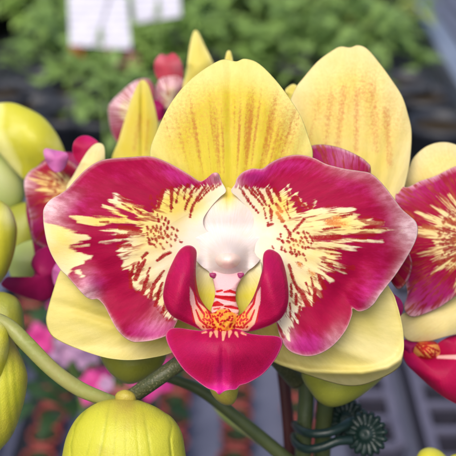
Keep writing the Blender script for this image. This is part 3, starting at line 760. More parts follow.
# ---- flower B : behind the main one on the right
fB = empty('orchid_flower', W(352, 225, 285), 'half hidden orchid flower with a tall pale yellow sepal, right behind the front flower', 'flower', 'orchid flowers on the spray')
B_d = [(294, 91), (304, 77), (318, 61), (333, 50), (341, 46.3), (350, 47.3), (358, 45), (367, 48.5), (378, 61), (392, 80), (402.5, 97), (408, 114), (411.5, 130), (411, 152), (407, 178), (396, 210), (372, 232), (345, 238),
       (318, 222), (298, 188), (287, 150), (287, 115)]
shell('dorsal_sepal', B_d, (350, 135), lambda P, S, T: 282-6*np.sqrt(np.clip(1-((P[:, 0]-350)/75)**2, 0, 1))+5*np.clip((95-P[:, 1])/50, 0, 1)**1.5+.1*np.sin(np.arctan2(P[:, 0]-350, 320-P[:, 1])*70), .8, M_sepal_pale, fB, 60, 220,
      sep_paint((352, 300), [(344, 88, 337, 150, 4, .6), (357, 90, 356, 150, 3.4, .65), (331, 95, 325, 150, 4, .5), (318, 100, 310, 140, 3, .4), (372, 85, 376, 150, 5, .5), (386, 110, 390, 165, 4, .6), (362, 75, 365, 100, 3, .4)],
                [(385, 120, 24, .7), (325, 110, 22, .6), (350, 95, 30, .55), (370, 80, 20, .4)], .35))
shell('petal', [(306, 150), (312, 145.5), (324, 144.5), (341, 148), (358, 155.5), (367, 162), (371, 170), (368, 200), (350, 226), (320, 222), (304, 190)], (338, 186), bowl(268, 338, 170, 30, 2, 3), .8, M_petal_soft, fB, 40, 160,
      auto_pattern((352, 225), (330, 190), 4, 34, pale=[(345, 152, 14, .2)], purp=[(340, 150, 30, .8)]))
shell('petal', [(360, 215), (385, 212), (400, 232), (410, 255), (412, 266), (408, 280), (400, 289), (394, 286), (384, 270), (368, 250)], (390, 252), bowl(266, 395, 260, 22, 2, 3), .8, M_petal_soft, fB, 30, 120,
      auto_pattern((352, 225), (390, 255), 5, 26, purp=[(400, 262, 20, -.2)]))
shell('lip', [(372, 282), (384, 284), (394, 294), (401, 300), (403.5, 309), (399, 318), (388, 322), (372, 312), (366, 296)], (386, 302), bowl(262.5, 386, 300, 16, 2, 2), 1., M_lip_dark, fB, 24, 90, lip_paint((370, 290), [(398, 304, 8, .2)]))
tube('pedicel', [(352, 232, 284, 9), (345, 290, 298, 6), (325, 340, 304, 6), (310, 366, 304, 6)], M_ped, fB)

# ---- flower C : right edge
fC = empty('orchid_flower', W(476, 250, 285), 'orchid flower cut by the right edge, cream sepals above and below its crimson petal', 'flower', 'orchid flowers on the spray')
shell('dorsal_sepal', [(404, 184), (409, 168), (414, 157), (426, 146.5), (441, 142), (456, 144.5), (476, 156), (492, 176), (494, 200), (482, 220), (456, 222), (424, 210)], (450, 182), bowl(284, 450, 180, 40, 4, 3), .8, M_sepal_pale, fC, 40, 160,
      sep_paint((470, 260), [], [(440, 165, 30, .3)], .55))
shell('petal', [(383, 185), (392, 186.5), (401, 186), (408, 187), (420, 181), (435, 176), (456, 166), (472, 164), (484, 178), (488, 210), (484, 250), (474, 278), (458, 294), (441, 306.5), (426, 313.5), (414, 317), (407, 314.5), (404, 306), (407, 290), (396, 260), (388, 225)],
      (440, 240), lambda P, S, T: 276-3*g(P, 435, 240, 40)+3*S**3+1.2*np.sin(T*4)*S**2, .8, M_petal_soft, fC, 70, 260,
      auto_pattern((482, 240), (425, 232), 8, 86, 26, 2.6, pale=[(390, 188, 12, .6), (409, 312, 10, .4)], purp=[(425, 300, 30, .9), (392, 190, 20, .8), (430, 180, 30, .4)], yel=.7, core=.33, spots=130))
shell('lateral_sepal', [(398, 318), (406, 312), (440, 296), (480, 285), (498, 300), (492, 322), (470, 331), (448, 336), (429, 341), (412, 341.5), (404, 337), (401, 328)], (446, 318), bowl(283, 440, 325, 30, 2, 2), .8, M_sepal_pale, fC, 40, 160,
      sep_paint((490, 290), [], [(430, 335, 30, .2)], .75))
tube('pedicel', [(476, 250, 284, 8), (490, 300, 305, 6), (520, 380, 318, 6), (530, 500, 330, 6)], M_ped, fC)

# ---- flower D : lower right lip
fD = empty('orchid_flower', W(450, 345, 300), 'lower right orchid flower showing only its crimson lip and orange spotted throat', 'flower', 'orchid flowers on the spray')
lipD = shell('lip', [(402, 352), (405, 346), (412, 350), (424, 354), (436, 353), (452, 350), (470, 348), (488, 372), (486, 398), (470, 408), (452, 402), (438, 393), (426, 383), (414, 372), (406, 363)], (444, 380), bowl(284, 445, 378, 30, 4, 4), 1., M_lip, fD, 40, 160,
             lip_paint((432, 350), [(410, 365, 8, .2)], (), [[(438, 357, 1.5), (456, 357, 2.2), (470, 356, 2)]], .15))
shell('callus', [(413, 352), (415, 344), (422, 340), (432, 340), (439, 345), (440, 354), (434, 361), (424, 362), (416, 358)], (427, 351), lambda P, S, T: 286-5.5*np.clip(1-S**2, 0, 1), 0, M_lip, lipD, 24, 90,
      lambda P, S, T: {**polar(P, (427, 335)), 'cream': zeros(P)+9, 'yel': zeros(P)+.9, 'hot': zeros(P), 'red': sd_strokes(P, [[(427+15*math.sin(k*2.4+.4*math.sin(k*5.1))*math.sqrt(k/30), 351+12*math.cos(k*2.4+.5*math.sin(k*3.3))*math.sqrt(k/30), .8+.3*math.sin(k*7)), (428.5+15*math.sin(k*2.5)*math.sqrt(k/30), 352.6+12*math.cos(k*2.45)*math.sqrt(k/30), .6)] for k in range(30)])},
      back=lambda P, S, T, f: 287+2*np.sqrt(np.clip(1-S**2, 0, 1)))
shell('side_lobe', [(401, 341), (410, 339), (420, 342), (416, 350), (412, 358), (404, 352)], (411, 348), bowl(286, 411, 348, 10, 1, 1), 1., M_lip_dark, lipD, 16, 60, lip_paint((420, 350)))
shell('side_lobe', [(436, 346), (446, 338), (462, 334), (476, 340), (470, 352), (454, 355), (440, 356)], (455, 346), bowl(285, 455, 346, 14, 1, 1), 1., M_lip, lipD, 16, 60, lip_paint((432, 352)))
tube('pedicel', [(450, 348, 297, 7), (480, 370, 312, 6), (520, 420, 320, 6), (532, 520, 330, 6)], M_ped, fD)

# ---- flower E : left, behind the main petal
fE = empty('orchid_flower', W(62, 215, 318), 'blurred sideways orchid flower with a dark magenta lip, behind the left petal', 'flower', 'orchid flowers on the spray')
shell('petal', [(24, 182), (29, 172), (38, 166), (48, 160), (60, 158), (74, 164), (84, 178), (84, 215), (70, 245), (52, 250), (40, 246), (32, 238), (30, 218), (26, 200)], (54, 204), bowl(312, 54, 200, 30, 5, 4), .8, M_petal_soft, fE, 50, 180,
      auto_pattern((74, 190), (48, 190), 12, 52, 12, 2., pale=[(26, 184, 10, .7), (30, 215, 6, .4)], purp=[(40, 225, 26, .5)], yel=.9, core=.22, spots=24))
shell('side_lobe', [(43.5, 152), (46, 148.3), (55, 150), (66.5, 153), (68, 160), (64, 169), (57, 172.5), (50, 168), (45.5, 160)], (56, 160), bowl(303, 56, 160, 10, .6, .6), 1., M_lip_pink, fE, 20, 80, lip_paint((56, 175), [(48, 152, 6, .4)]))
shell('side_lobe', [(72.5, 149), (74, 142), (79, 137), (86, 135.5), (93, 138), (99, 144), (98, 155), (86, 166), (78, 163), (73.5, 156)], (85, 150), bowl(300, 85, 148, 10, .5, .6), 1., M_lip, fE, 20, 80, lip_paint((84, 170), [(90, 138, 8, .25)]))
shell('petal', [(66, 188), (74, 174), (83, 158), (90, 148), (97, 143), (103, 144.5), (105, 152), (104, 166), (96, 178), (84, 188), (72, 194)], (90, 165), bowl(290, 90, 165, 16, 2, 1.5), .8, M_sepal_pale, fE, 24, 90,
      sep_paint((80, 190), [], [(100, 150, 8, .2)], .8))['label'] = 'cream outer edge of the turned petal'
shell('lateral_sepal', [(30, 180), (44, 160), (66, 152), (90, 160), (100, 190), (96, 240), (84, 280), (68, 300), (50, 292), (38, 268), (32, 240), (26, 210)], (62, 225), bowl(322, 60, 225, 40, 3, 2), .8, M_lip_dark, fE, 24, 90, lip_paint((80, 240)))['label'] = 'dark crimson inner petal'
lipE = shell('lip', [(1, 285), (4, 279), (8, 276.5), (16, 279), (25, 280), (34, 274), (31, 264), (34, 255), (40, 249), (50, 246), (58, 252), (62, 265), (60, 285), (53, 296), (44, 301), (32, 299.5), (22, 296), (10, 291)], (42, 277), bowl(306, 42, 272, 18, 3, 3, 4), 1., M_lip_dark, fE, 30, 120,
             lip_paint((60, 250), [(12, 282, 8, .15)]))
shell('side_lobe', [(52, 274), (55, 265), (62, 259), (68, 262), (68, 275), (62, 284), (55, 286)], (60, 272), bowl(300, 60, 272, 8, 1, 1), 1., M_lip_pink, lipE, 16, 60, lip_paint((66, 270), [(60, 270, 10, -.2)]))
shell('lateral_sepal', [(8, 258), (14, 248), (24, 242), (36, 240), (46, 250), (44, 274), (30, 284), (16, 284), (9, 272)], (27, 264), bowl(326, 27, 262, 16, 3, 2), .8, M_green, fE, 20, 80, lambda P, S, T: {'ridge': zeros(P), 'tip': zeros(P)+.0})['label'] = 'pale green lower sepal'
tube('pedicel', [(64, 215, 320, 7), (62, 280, 335, 5), (70, 340, 345, 5)], M_ped, fE)

# ---- flower F : small blurred one at the top
fF = empty('orchid_flower', W(160, 110, 375), 'blurred pink and white orchid flower above the left petal with a narrow pointed yellow sepal', 'flower', 'orchid flowers on the spray')
shell('petal', [(108, 110), (112, 101), (120, 93), (130, 84), (140, 79), (150, 80), (156, 95), (150, 120), (138, 140), (122, 146), (112, 134)], (132, 112), bowl(372, 130, 108, 20, 4, 4), .8, M_petal_soft, fF, 30, 120,
      auto_pattern((150, 118), (125, 108), 3, 36, 8, 2.4, pale=[(120, 105, 20, .9), (135, 90, 14, .8)], purp=[(118, 110, 24, .6)], yel=.25, core=.5, spots=6))
shell('lip', [(154, 66), (156, 59), (161, 54), (167, 55.5), (173, 53), (179, 58), (183, 68), (183, 80), (177, 86), (170, 80), (163, 84), (156, 76)], (168, 68), bowl(368, 168, 64, 12, 1, 1), 1., M_lip_soft, fF, 24, 90, lip_paint((168, 90), [(160, 58, 6, .3), (178, 66, 6, .35)]))
shell('petal', [(156, 88), (160, 79), (168, 76), (178, 76), (184, 82), (184, 94), (178, 104), (168, 110), (158, 104)], (170, 91), bowl(366, 170, 88, 12, 3, 2), .8, M_petal_soft, fF, 24, 90,
      auto_pattern((172, 104), (170, 85), 9, 22, 6, 2.4, pale=[(168, 84, 14, 1.), (176, 95, 10, .6)], purp=[(162, 98, 12, .9)], yel=.1, core=.4, spots=4))
shell('side_lobe', [(152, 102), (158, 100), (164, 106), (165, 116), (158, 122), (152, 114)], (158, 110), bowl(364, 158, 110, 8, 1, 1), 1., M_lip_dark, fF, 14, 50, lip_paint((158, 120)))
shell('lateral_sepal', [(112, 162), (118, 142), (124, 122), (130, 103), (135, 90), (139, 82.5), (143, 79.8), (148, 84), (152, 96), (156, 112), (158, 128), (155, 150), (148, 166), (130, 172)], (138, 130), lambda P, S, T: 330-5*np.sqrt(np.clip(1-((P[:, 0]-137)/26)**2, 0, 1))+1.0*g(P, 142, 120, 2, 40), .9, M_sepal, fF, 36, 130,
      sep_paint((136, 190), [(140, 115, 134, 150, 3, .5), (148, 120, 146, 150, 2, .5)], [(140, 125, 14, .6)], .1))['label'] = 'pointed yellow sepal in front'
shell('lateral_sepal', [(184, 90), (186, 74), (188, 58), (190, 44), (193, 33), (195.5, 30.2), (199, 33), (205, 46), (211, 58), (216, 72), (210, 92)], (198, 66), bowl(352, 198, 66, 14, 3, 1), .9, M_sepal, fF, 30, 100, sep_paint((198, 110), [], [], .5))['label'] = 'pale narrow sepal tip beside the large yellow sepal'
tube('pedicel', [(160, 112, 376, 6), (170, 180, 385, 5), (190, 300, 385, 5), (215, 400, 372, 5), (262, 440, 335, 6)], M_ped, fF)
sp1 = shell('sepal_tip', [(224, 66), (226, 54), (228, 50.5), (231, 52), (233, 64), (232, 76), (225, 76)], (228.5, 64), bowl(300, 228, 62, 5, 1, .5), .9, M_sepal, None, 14, 50, sep_paint((228, 90), [], [], .5))
tag(sp1, 'tiny yellow sepal tip poking up behind the notched top of the large yellow sepal', 'sepal')
sp2 = shell('sepal_tip', [(285, 92), (289, 86), (294, 84), (298, 88), (298, 100), (290, 106)], (292, 94), bowl(300, 292, 94, 6, 1, .5), .9, M_sepal, None, 14, 50, sep_paint((292, 110), [], [], .4))
tag(sp2, 'small yellow sepal tip in the gap between the two tall yellow sepals', 'sepal')

# ================================================================== BUDS
def bud(label, outline, cen, d0, H, mat, ridges=(), tip=None, tipr=8, parent=None, name='flower_bud', rings=44, segs=160, group='unopened orchid buds', seam=()):
    def rfun(P):
        r = zeros(P)
        for (x0, y0, x1, y1, w, k) in ridges:
            r = r+k*np.exp(-(sd_strokes(P, [[(x0, y0, 0), (x1, y1, 0)]])/w)**2)
        return r
    def sfun(P):
        r = zeros(P)
        for st in seam: r = r+np.exp(-(np.minimum(sd_strokes(P, [[(x, y, 0) for x, y in st]]), 0)/1.3)**2)
        return np.clip(r, 0, 1)
    def paint(P, S, T):
        t = zeros(P)
        if tip: t = np.clip(1.2*g(P, tip[0], tip[1], tipr), 0, 1)
        return {'ridge': np.clip(rfun(P)+.9*sfun(P), 0, 1), 'tip': t}
    fr = lambda P, S, T: d0-H*np.sqrt(np.clip(1-S**2, 0, 1))**.85+H*.014*rfun(P)*(1-S**4)+H*.05*sfun(P)*(1-S**4)
    o = shell(name, outline, cen, fr, 0, mat, parent, rings, segs, paint, back=lambda P, S, T, f: d0+H*np.sqrt(np.clip(1-S**2, 0, 1)))
    if parent is None: tag(o, label, 'flower bud', group)
    return o
# bottom bud (sharp), with a stalk nub
bb = empty('flower_bud', W(124, 396, 246), 'plump ridged yellow-green orchid bud at the bottom below the left petal', 'flower bud', 'unopened orchid buds')
bud(None, [(124, 398), (112, 399), (99, 402), (86, 409.5), (76, 419), (68, 433), (63.5, 448), (61, 470), (64, 500), (80, 535), (105, 552), (140, 552), (168, 532), (183, 500), (187, 470), (185, 450), (181.5, 432), (173, 418.5), (164, 412), (154, 406), (138, 400)],
    (124, 470), 250, 14, M_bud, [(110, 402, 92, 500, 1.6, .7), (118, 402, 110, 500, 1.3, .45), (126, 402, 126, 500, 1.5, .35), (134, 402, 143, 500, 1.4, .5), (142, 403, 158, 500, 1.7, .7), (100, 405, 80, 480, 1.4, .4)], (124, 402), 13, bb, 'bud_sepals', 80, 260,
    seam=[[(86, 410), (76, 425), (71, 445), (72, 480)], [(165, 413), (172, 425), (170, 440), (174, 480)]])
bud(None, [(115, 397), (117, 392.5), (122, 390), (127, 389.8), (133, 392.5), (136, 397), (135, 403), (126, 406), (117, 404)], (125.5, 397.5), 248.5, 2.6, M_bud, [(120, 390, 119, 404, 1.2, .6), (129, 390, 130, 404, 1.2, .6)], (125, 396), 20, bb, 'stalk_nub', 20, 80)
tube('pedicel', [(126, 412, 262, 5), (118, 404, 258, 6), (104, 399, 256, 6.8), (79, 388.5, 255, 7.6), (53, 370, 254, 7.6), (26, 343, 254, 7.8), (9, 326, 255, 7.2), (-8, 318, 257, 6.5), (-30, 316, 262, 6)], M_ped, bb, segs=20, n=70)
# lower-left bud: two overlapping halves
bl = empty('flower_bud', W(0, 360, 262), 'ridged yellow-green bud cut off by the left edge below the curved green stalk', 'flower bud', 'unopened orchid buds')
bud(None, [(-40, 330), (-20, 318), (-5, 318), (6, 326), (9.5, 336), (9, 350), (6, 366), (2, 380), (-10, 400), (-30, 410), (-48, 390), (-50, 355)], (-18, 360), 256, 8, M_bud_yellow, [(-2, 325, 0, 380, 2, .5)], (0, 318), 8, bl, 'bud_sepal', 30, 120)
bud(None, [(-40, 340), (-10, 326), (8, 332), (16, 346), (23, 360), (27.5, 375), (26.5, 390), (22.5, 408), (14, 432), (3, 447), (-15, 462), (-40, 450), (-55, 400)], (-14, 392), 262, 11, M_bud, [(4, 335, 12, 436, 2.5, .9), (12, 344, 18, 420, 2.2, .9), (-5, 335, 2, 440, 2.5, .7)], (16, 345), 10, bl, 'bud_sepals', 40, 160)
bud('rounded yellow bud at the left edge level with the flower throat', [(-40, 210), (-15, 198), (0, 200.5), (10, 208), (16, 222), (17, 236), (13, 258), (4, 278), (-10, 290), (-35, 285), (-50, 250)], (-15, 244), 296, 10, M_bud_yellow, [(4, 205, 8, 275, 3, .5)], (12, 215), 10)
ub = shell('flower_bud', [(-30, 112), (-12, 105), (10, 102.5), (27, 108), (43, 117), (55, 131), (63, 146), (66, 158), (60, 170), (45, 180), (28, 182), (14, 170), (-2, 152), (-20, 136)], (26, 142), lambda P, S, T: 338-7*g(P, 32, 138, 34, 26, .7)-3*np.sqrt(np.clip(1-S**3, 0, 1)), 0, M_bud_yellow, None, 30, 110,
           lambda P, S, T: {'ridge': .5*g(P, 30, 160, 30, 10, .8), 'tip': np.clip(1-sd_poly(P, [(0, 90), (80, 90), (80, 190), (30, 190), (16, 165), (-2, 128)])/7, 0, 1)*.8*(P[:, 0] < 22)}, back=lambda P, S, T, f: 340+7*np.sqrt(np.clip(1-S**2, 0, 1)))  # paler left edge: rim highlight put into the tip tint
tag(ub, 'blurred tilted yellow-green bud in the upper left beside the pink flap', 'flower bud', 'unopened orchid buds')
bud('pale blurred bud half hidden at the left edge under the upper left bud', [(-30, 150), (-8, 146), (8, 152), (20, 168), (26, 186), (22, 204), (6, 214), (-20, 210), (-38, 180)], (-6, 180), 350, 9, M_green, [], (10, 175), 22)
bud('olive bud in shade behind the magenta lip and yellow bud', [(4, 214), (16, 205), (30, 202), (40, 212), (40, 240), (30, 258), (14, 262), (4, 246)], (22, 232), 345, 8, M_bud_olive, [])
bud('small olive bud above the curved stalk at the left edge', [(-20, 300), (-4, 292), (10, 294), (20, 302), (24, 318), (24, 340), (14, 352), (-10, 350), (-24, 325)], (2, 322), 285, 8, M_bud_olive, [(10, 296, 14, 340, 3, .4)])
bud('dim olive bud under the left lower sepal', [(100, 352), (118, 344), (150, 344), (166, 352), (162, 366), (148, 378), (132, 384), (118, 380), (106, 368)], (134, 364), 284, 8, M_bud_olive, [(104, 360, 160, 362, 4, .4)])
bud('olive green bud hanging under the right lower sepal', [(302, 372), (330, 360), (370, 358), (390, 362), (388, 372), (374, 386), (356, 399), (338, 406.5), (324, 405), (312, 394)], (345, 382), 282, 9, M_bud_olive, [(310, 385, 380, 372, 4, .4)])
bud('pale stubby bud tip just below the point of the crimson lip', [(209, 386), (212, 380), (226, 378), (238, 381), (238, 392), (235, 402), (229, 405.5), (221, 403.5), (213, 396)], (225, 392), 262, 5, M_bud, [], (225, 398), 18, rings=20, segs=80)
bud('small yellow bud tip at the bottom edge left of the right corner', [(416, 462), (419, 452), (427, 447.5), (436, 448.5), (444, 454), (450, 464), (446, 490), (430, 500), (418, 485)], (432, 470), 290, 6, M_bud_yellow, [])
bud('yellow bud tip in the bottom right corner', [(446, 470), (449, 458), (455, 454), (464, 454), (472, 466), (470, 490), (456, 496)], (459, 474), 290, 5, M_bud_yellow, [])

# ================================================================== STEMS
def stem(label, pts, mat, name='flower_spike', **kw):
    o = tube(name, pts, mat, None, **kw); tag(o, label, 'stem', 'orchid stems'); return o
stem('dark speckled stem running from the bottom bud up behind the crimson lip', [(112, 410, 268, 7), (134, 395, 264, 7.8), (160, 377, 262, 8), (190, 356, 264, 8.2), (215, 342, 268, 8), (260, 345, 282, 8), (296, 380, 300, 9)], M_stem, n=80, segs=20)
stem('thin dark stem slanting down to the bottom under the lip', [(150, 372, 296, 5), (182, 382, 297, 5.5), (205, 393, 298, 6), (240, 420, 300, 6.5), (285, 458, 304, 7), (330, 500, 310, 7.5), (345, 640, 330, 8)], M_stem2, n=60)
stem('upright green stem held by the dark green clip', [(306, 360, 306, 9), (306, 400, 308, 8), (303, 456, 310, 8), (302, 560, 322, 8.5), (304, 720, 345, 9)], M_stem2, n=60)
stem('shaded thick stem just right of the upright green stem', [(330, 370, 302, 9), (326, 400, 306, 8.5), (322, 456, 312, 8.5), (320, 560, 325, 8.5), (316, 720, 348, 9)], M_stem2, n=60)
stem('red-brown stem left of the upright green stem', [(282, 366, 330, 6), (286, 400, 330, 6), (290, 456, 332, 6), (292, 560, 340, 6), (296, 720, 360, 7)], M_stem_red, n=60)

# ================================================================== CLIP
t = NT('dark_green_plastic'); oo = t.obj()
M_clip = t.surf(t.mix(t.noise(oo, 180, 3), srgb(14, 34, 30), srgb(24, 46, 41)), .38, .45, t.bump(t.noise(oo, 900, 2), .15, .0004))
clip = empty('orchid_clip', W(330, 432, 302), 'dark green plastic orchid clip with two flower-shaped grips and curved jaws', 'clip')
def gear(name, cx, cy, d, r, n, tilt, parent, th=5.):
    S_ = d/F/1000
    a = np.linspace(0, 2*np.pi, n*16, endpoint=False)
    prof = r*(.80+.20*np.abs(np.sin(a*n/2))**.6)
    rows = []
    for (k, z) in [(0.0, -.9), (.16, -1.05), (.28, -.9), (.34, -.45), (.5, -.45), (.80, -.75), (.94, -.55), (1., 0), (.94, .55), (.8, .8), (.4, .8), (0.0, .8)]:
        kk = prof*k if k > .5 else np.full_like(a, r*k)
        groove = 0*a if k < .45 or k > .97 else .35*(1-np.abs(np.sin(a*n/2))**.6)
        rows.append(np.stack([kk*np.cos(a), kk*np.sin(a), th*(z+groove*np.sign(-z))], 1))
    V = np.concatenate(rows)
    Rt = np.array(Matrix.Rotation(tilt[0], 3, 'Y') @ Matrix.Rotation(tilt[1], 3, 'X'))
    V = V @ Rt.T
    V = W(cx, cy, d)+(V*np.array([S_, S_, -S_])) @ ROT.T * 1.0
    m = len(a); nr = len(rows)
    i = np.arange(nr-1)[:, None]*m; j = np.arange(m)[None]; k2 = ((np.arange(m)+1) % m)[None]
    q = np.stack([i+j, i+m+j, i+m+k2, i+k2], -1).reshape(-1, 4)
    return add(name, V, q, [], M_clip, parent)
gear('flower_grip', 366, 434, 298, 23, 17, (.45, .1), clip, 6)
gear('flower_grip', 347, 420, 306, 22, 17, (.55, .2), clip, 6)
tube('jaw_arm', [(352, 440, 298, 5), (338, 441, 297, 4.8), (322, 447, 297, 4.6), (306, 449, 299, 4.4), (296, 443, 306, 4), (294, 436, 314, 4)], M_clip, clip)
tube('jaw_arm', [(350, 422, 300, 5), (340, 428, 297, 4.8), (326, 433, 296, 4.6), (308, 433, 298, 4.4), (298, 428, 305, 4), (295, 424, 314, 4)], M_clip, clip)
tube('hinge', [(350, 442, 301, 4.2), (349, 424, 304, 4.2)], M_clip, clip, n=12)

# ================================================================== BACKGROUND
BZ = CAM[2]-.75                                   # bench top
def ground_at(px, py, z):
    p = W(px, py, 1000.)-CAM
    k = (z-CAM[2])/p[2]
    return CAM+p*k
t = NT('floor'); oo = t.obj()
M_floor = t.surf(t.mix(t.noise(oo, 6, 4), srgb(50, 52, 58), srgb(84, 84, 88)), .85, .2, t.bump(t.noise(oo, 60, 4), .4, .01))
add('floor', [(-20, -20, 0), (20, -20, 0), (20, 40, 0), (-20, 40, 0)], [(0, 1, 2, 3)], [], M_floor, smooth=False)['kind'] = 'structure'

def boxes(name, blist, mat, parent=None, bev=.0):
    V, Q = [], []
    for (x0, x1, y0, y1, z0, z1) in blist:
        b = len(V)
        V += [(x0, y0, z0), (x1, y0, z0), (x1, y1, z0), (x0, y1, z0), (x0, y0, z1), (x1, y0, z1), (x1, y1, z1), (x0, y1, z1)]
        Q += [(b+3, b+2, b+1, b), (b+4, b+5, b+6, b+7), (b, b+1, b+5, b+4), (b+1, b+2, b+6, b+5), (b+2, b+3, b+7, b+6), (b+3, b, b+4, b+7)]
    o = add(name, V, Q, [], mat, parent, smooth=False)
    if bev:
        m = o.modifiers.new('b', 'BEVEL'); m.width = bev; m.segments = 2
    return o
t = NT('blue_grey_slat'); oo = t.obj()
M_slat = t.surf(t.mix(t.noise(oo, 14, 4, .6), srgb(78, 82, 104), srgb(116, 118, 138)), .4, .5, t.bump(t.noise(oo, 90, 3), .2, .003))
t = NT('aluminium'); oo = t.obj()
M_alu = t.surf(t.mix(t.noise(oo, 20, 3), srgb(120, 130, 152), srgb(150, 158, 178)), .45, .5, metal=.3)
bench = empty('greenhouse_bench', (0, 2, BZ), 'blue-grey slatted greenhouse bench stretching away beneath the pots', 'bench')
xs = -1.3
while xs < .47:
    boxes('slat', [(xs, xs+.046, .5, 4.6, BZ-.02, BZ)], M_slat, bench, .003)
    xs += .078
boxes('edge_rail', [(.482, .520, .5, 4.6, BZ-.05, BZ+.03)], M_alu, bench, .004)
boxes('edge_rail', [(.536, .560, .5, 4.6, BZ-.06, BZ+.0)], M_alu, bench, .004)
for y in (.7, 1.5, 2.4, 3.3, 4.2): boxes('crossbar', [(-1.3, .48, y, y+.04, BZ-.06, BZ-.022)], M_alu, bench)
for x_ in (-1.2, .42):
    for y_ in (.7, 4.2):
        boxes('leg', [(x_, x_+.05, y_+.0, y_+.038, 0, BZ-.061)], M_alu, bench)
t = NT('black_mat'); oo = t.obj()
M_mat = t.surf(t.mix(t.noise(oo, 25, 4, .7), srgb(22, 24, 28), srgb(54, 58, 60)), .8, .2, t.bump(t.noise(oo, 120, 2), .4, .003))
tag(boxes('darkening_mat', [(-1.29, .472, 1.62, 4.58, BZ+.0005, BZ+.005)], M_mat), 'dark grey mat added to darken the bench under the leafy plants on its far half', 'mat')  # sheet added to darken the bright slats behind
bench2 = empty('greenhouse_bench', (1.2, 2, BZ-.1), 'second slatted bench across the narrow gap in the top right corner', 'bench')
xs = .60
for k in range(14):
    boxes('slat', [(xs, xs+.03, .5, 4.6, BZ-.12, BZ-.1)], M_slat, bench2, .003); xs += .048
for y in (.7, 2.4, 4.2): boxes('crossbar', [(.6, 1.28, y, y+.04, BZ-.16, BZ-.122)], M_alu, bench2)
for x_ in (.62, 1.2):
    for y_ in (.7, 4.2): boxes('leg', [(x_, x_+.04, y_, y_+.038, 0, BZ-.161)], M_alu, bench2)

def lathe(name, prof, mat, parent=None, n=28, c=(0, 0, 0)):
    a = np.linspace(0, 2*np.pi, n, endpoint=False)
    V = np.concatenate([np.stack([r*np.cos(a)+c[0], r*np.sin(a)+c[1], np.full(n, z+c[2])], 1) for r, z in prof])
    i = np.arange(len(prof)-1)[:, None]*n; j = np.arange(n)[None]; k = ((np.arange(n)+1) % n)[None]
    q = np.stack([i+j, i+k, i+n+k, i+n+j], -1).reshape(-1, 4)
    return add(name, V, q, [], mat, parent)
t = NT('terracotta_plastic'); oo = t.obj()
M_pot = t.surf(t.mix(t.noise(oo, 60, 3), srgb(134, 46, 42), srgb(150, 72, 64)), .5, .4)
t = NT('black_plastic'); oo = t.obj()
M_black = t.surf(t.mix(t.noise(oo, 40, 3), srgb(32, 34, 40), srgb(54, 56, 64)), .45, .4)
t = NT('potting_mix'); oo = t.obj()
M_soil = t.surf(t.mix(t.noise(oo, 260, 3, .7), srgb(34, 28, 22), srgb(78, 66, 48)), .9, .1, t.bump(t.noise(oo, 300, 3), .8, .006))
def leaf_mat(name, c1, c2, c3):
    t = NT(name); oo = t.obj(); r = t.rand()
    col = t.mix(t.noise(oo, 30, 3, .6), c1, c2)
    col = t.mix(t.math('MULTIPLY', r, .5), col, c3)
    return t.surf(col, .42, .4, trans=.38)
M_leaf = leaf_mat('green_leaf', srgb(122, 160, 66), srgb(178, 204, 118), srgb(122, 156, 78))
M_leaf_y = leaf_mat('yellow_green_leaf', srgb(154, 170, 84), srgb(188, 200, 124), srgb(140, 160, 88))
M_leaf_d = leaf_mat('dark_leaf', srgb(116, 152, 68), srgb(164, 190, 112), srgb(124, 154, 84))
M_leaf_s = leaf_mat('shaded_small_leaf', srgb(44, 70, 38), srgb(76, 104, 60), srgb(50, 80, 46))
def blossom_mat(name, c1, c2):
    t = NT(name); oo = t.obj()
    return t.surf(t.mix(t.noise(oo, 90, 2), c1, c2), .5, .3, trans=.2)
M_mag = blossom_mat('magenta_blossom', srgb(190, 34, 120), srgb(206, 70, 146))
M_lil = blossom_mat('lilac_blossom', srgb(178, 128, 170), srgb(196, 160, 190))
M_ora = blossom_mat('orange_blossom', srgb(232, 128, 50), srgb(238, 150, 90))
M_sal = blossom_mat('salmon_blossom', srgb(210, 110, 100), srgb(216, 140, 124))

def leaf_geo(V, Q, base, direction, up, L, wdt, droop, r2):
    """append one cupped pointed leaf blade"""
    d = np.array(direction, float); d /= np.linalg.norm(d)
    s = np.cross(d, up); s /= np.linalg.norm(s)+1e-9
    u = np.cross(s, d)
    b = len(V); n = 7
    for k in range(n):
        q = k/(n-1)
        wd = wdt*math.sin(math.pi*min(1, q*.93+.05))**.8*(1-.25*q)
        cpt = np.array(base)+d*L*q+u*L*(.18*math.sin(q*2.6)-droop*q*q)
        for e in (-1, 0, 1):
            V.append(cpt+s*wd*e+u*(.25*wd*abs(e)))
    for k in range(n-1):
        for e in (0, 1):
            a = b+k*3+e
            Q.append((a, a+1, a+4, a+3))

def copy_tree(o, parent=None):
    c = o.copy(); C.objects.link(c)
    if parent is not None: c.parent = parent
    for ch in list(o.children): copy_tree(ch, c)
    return c

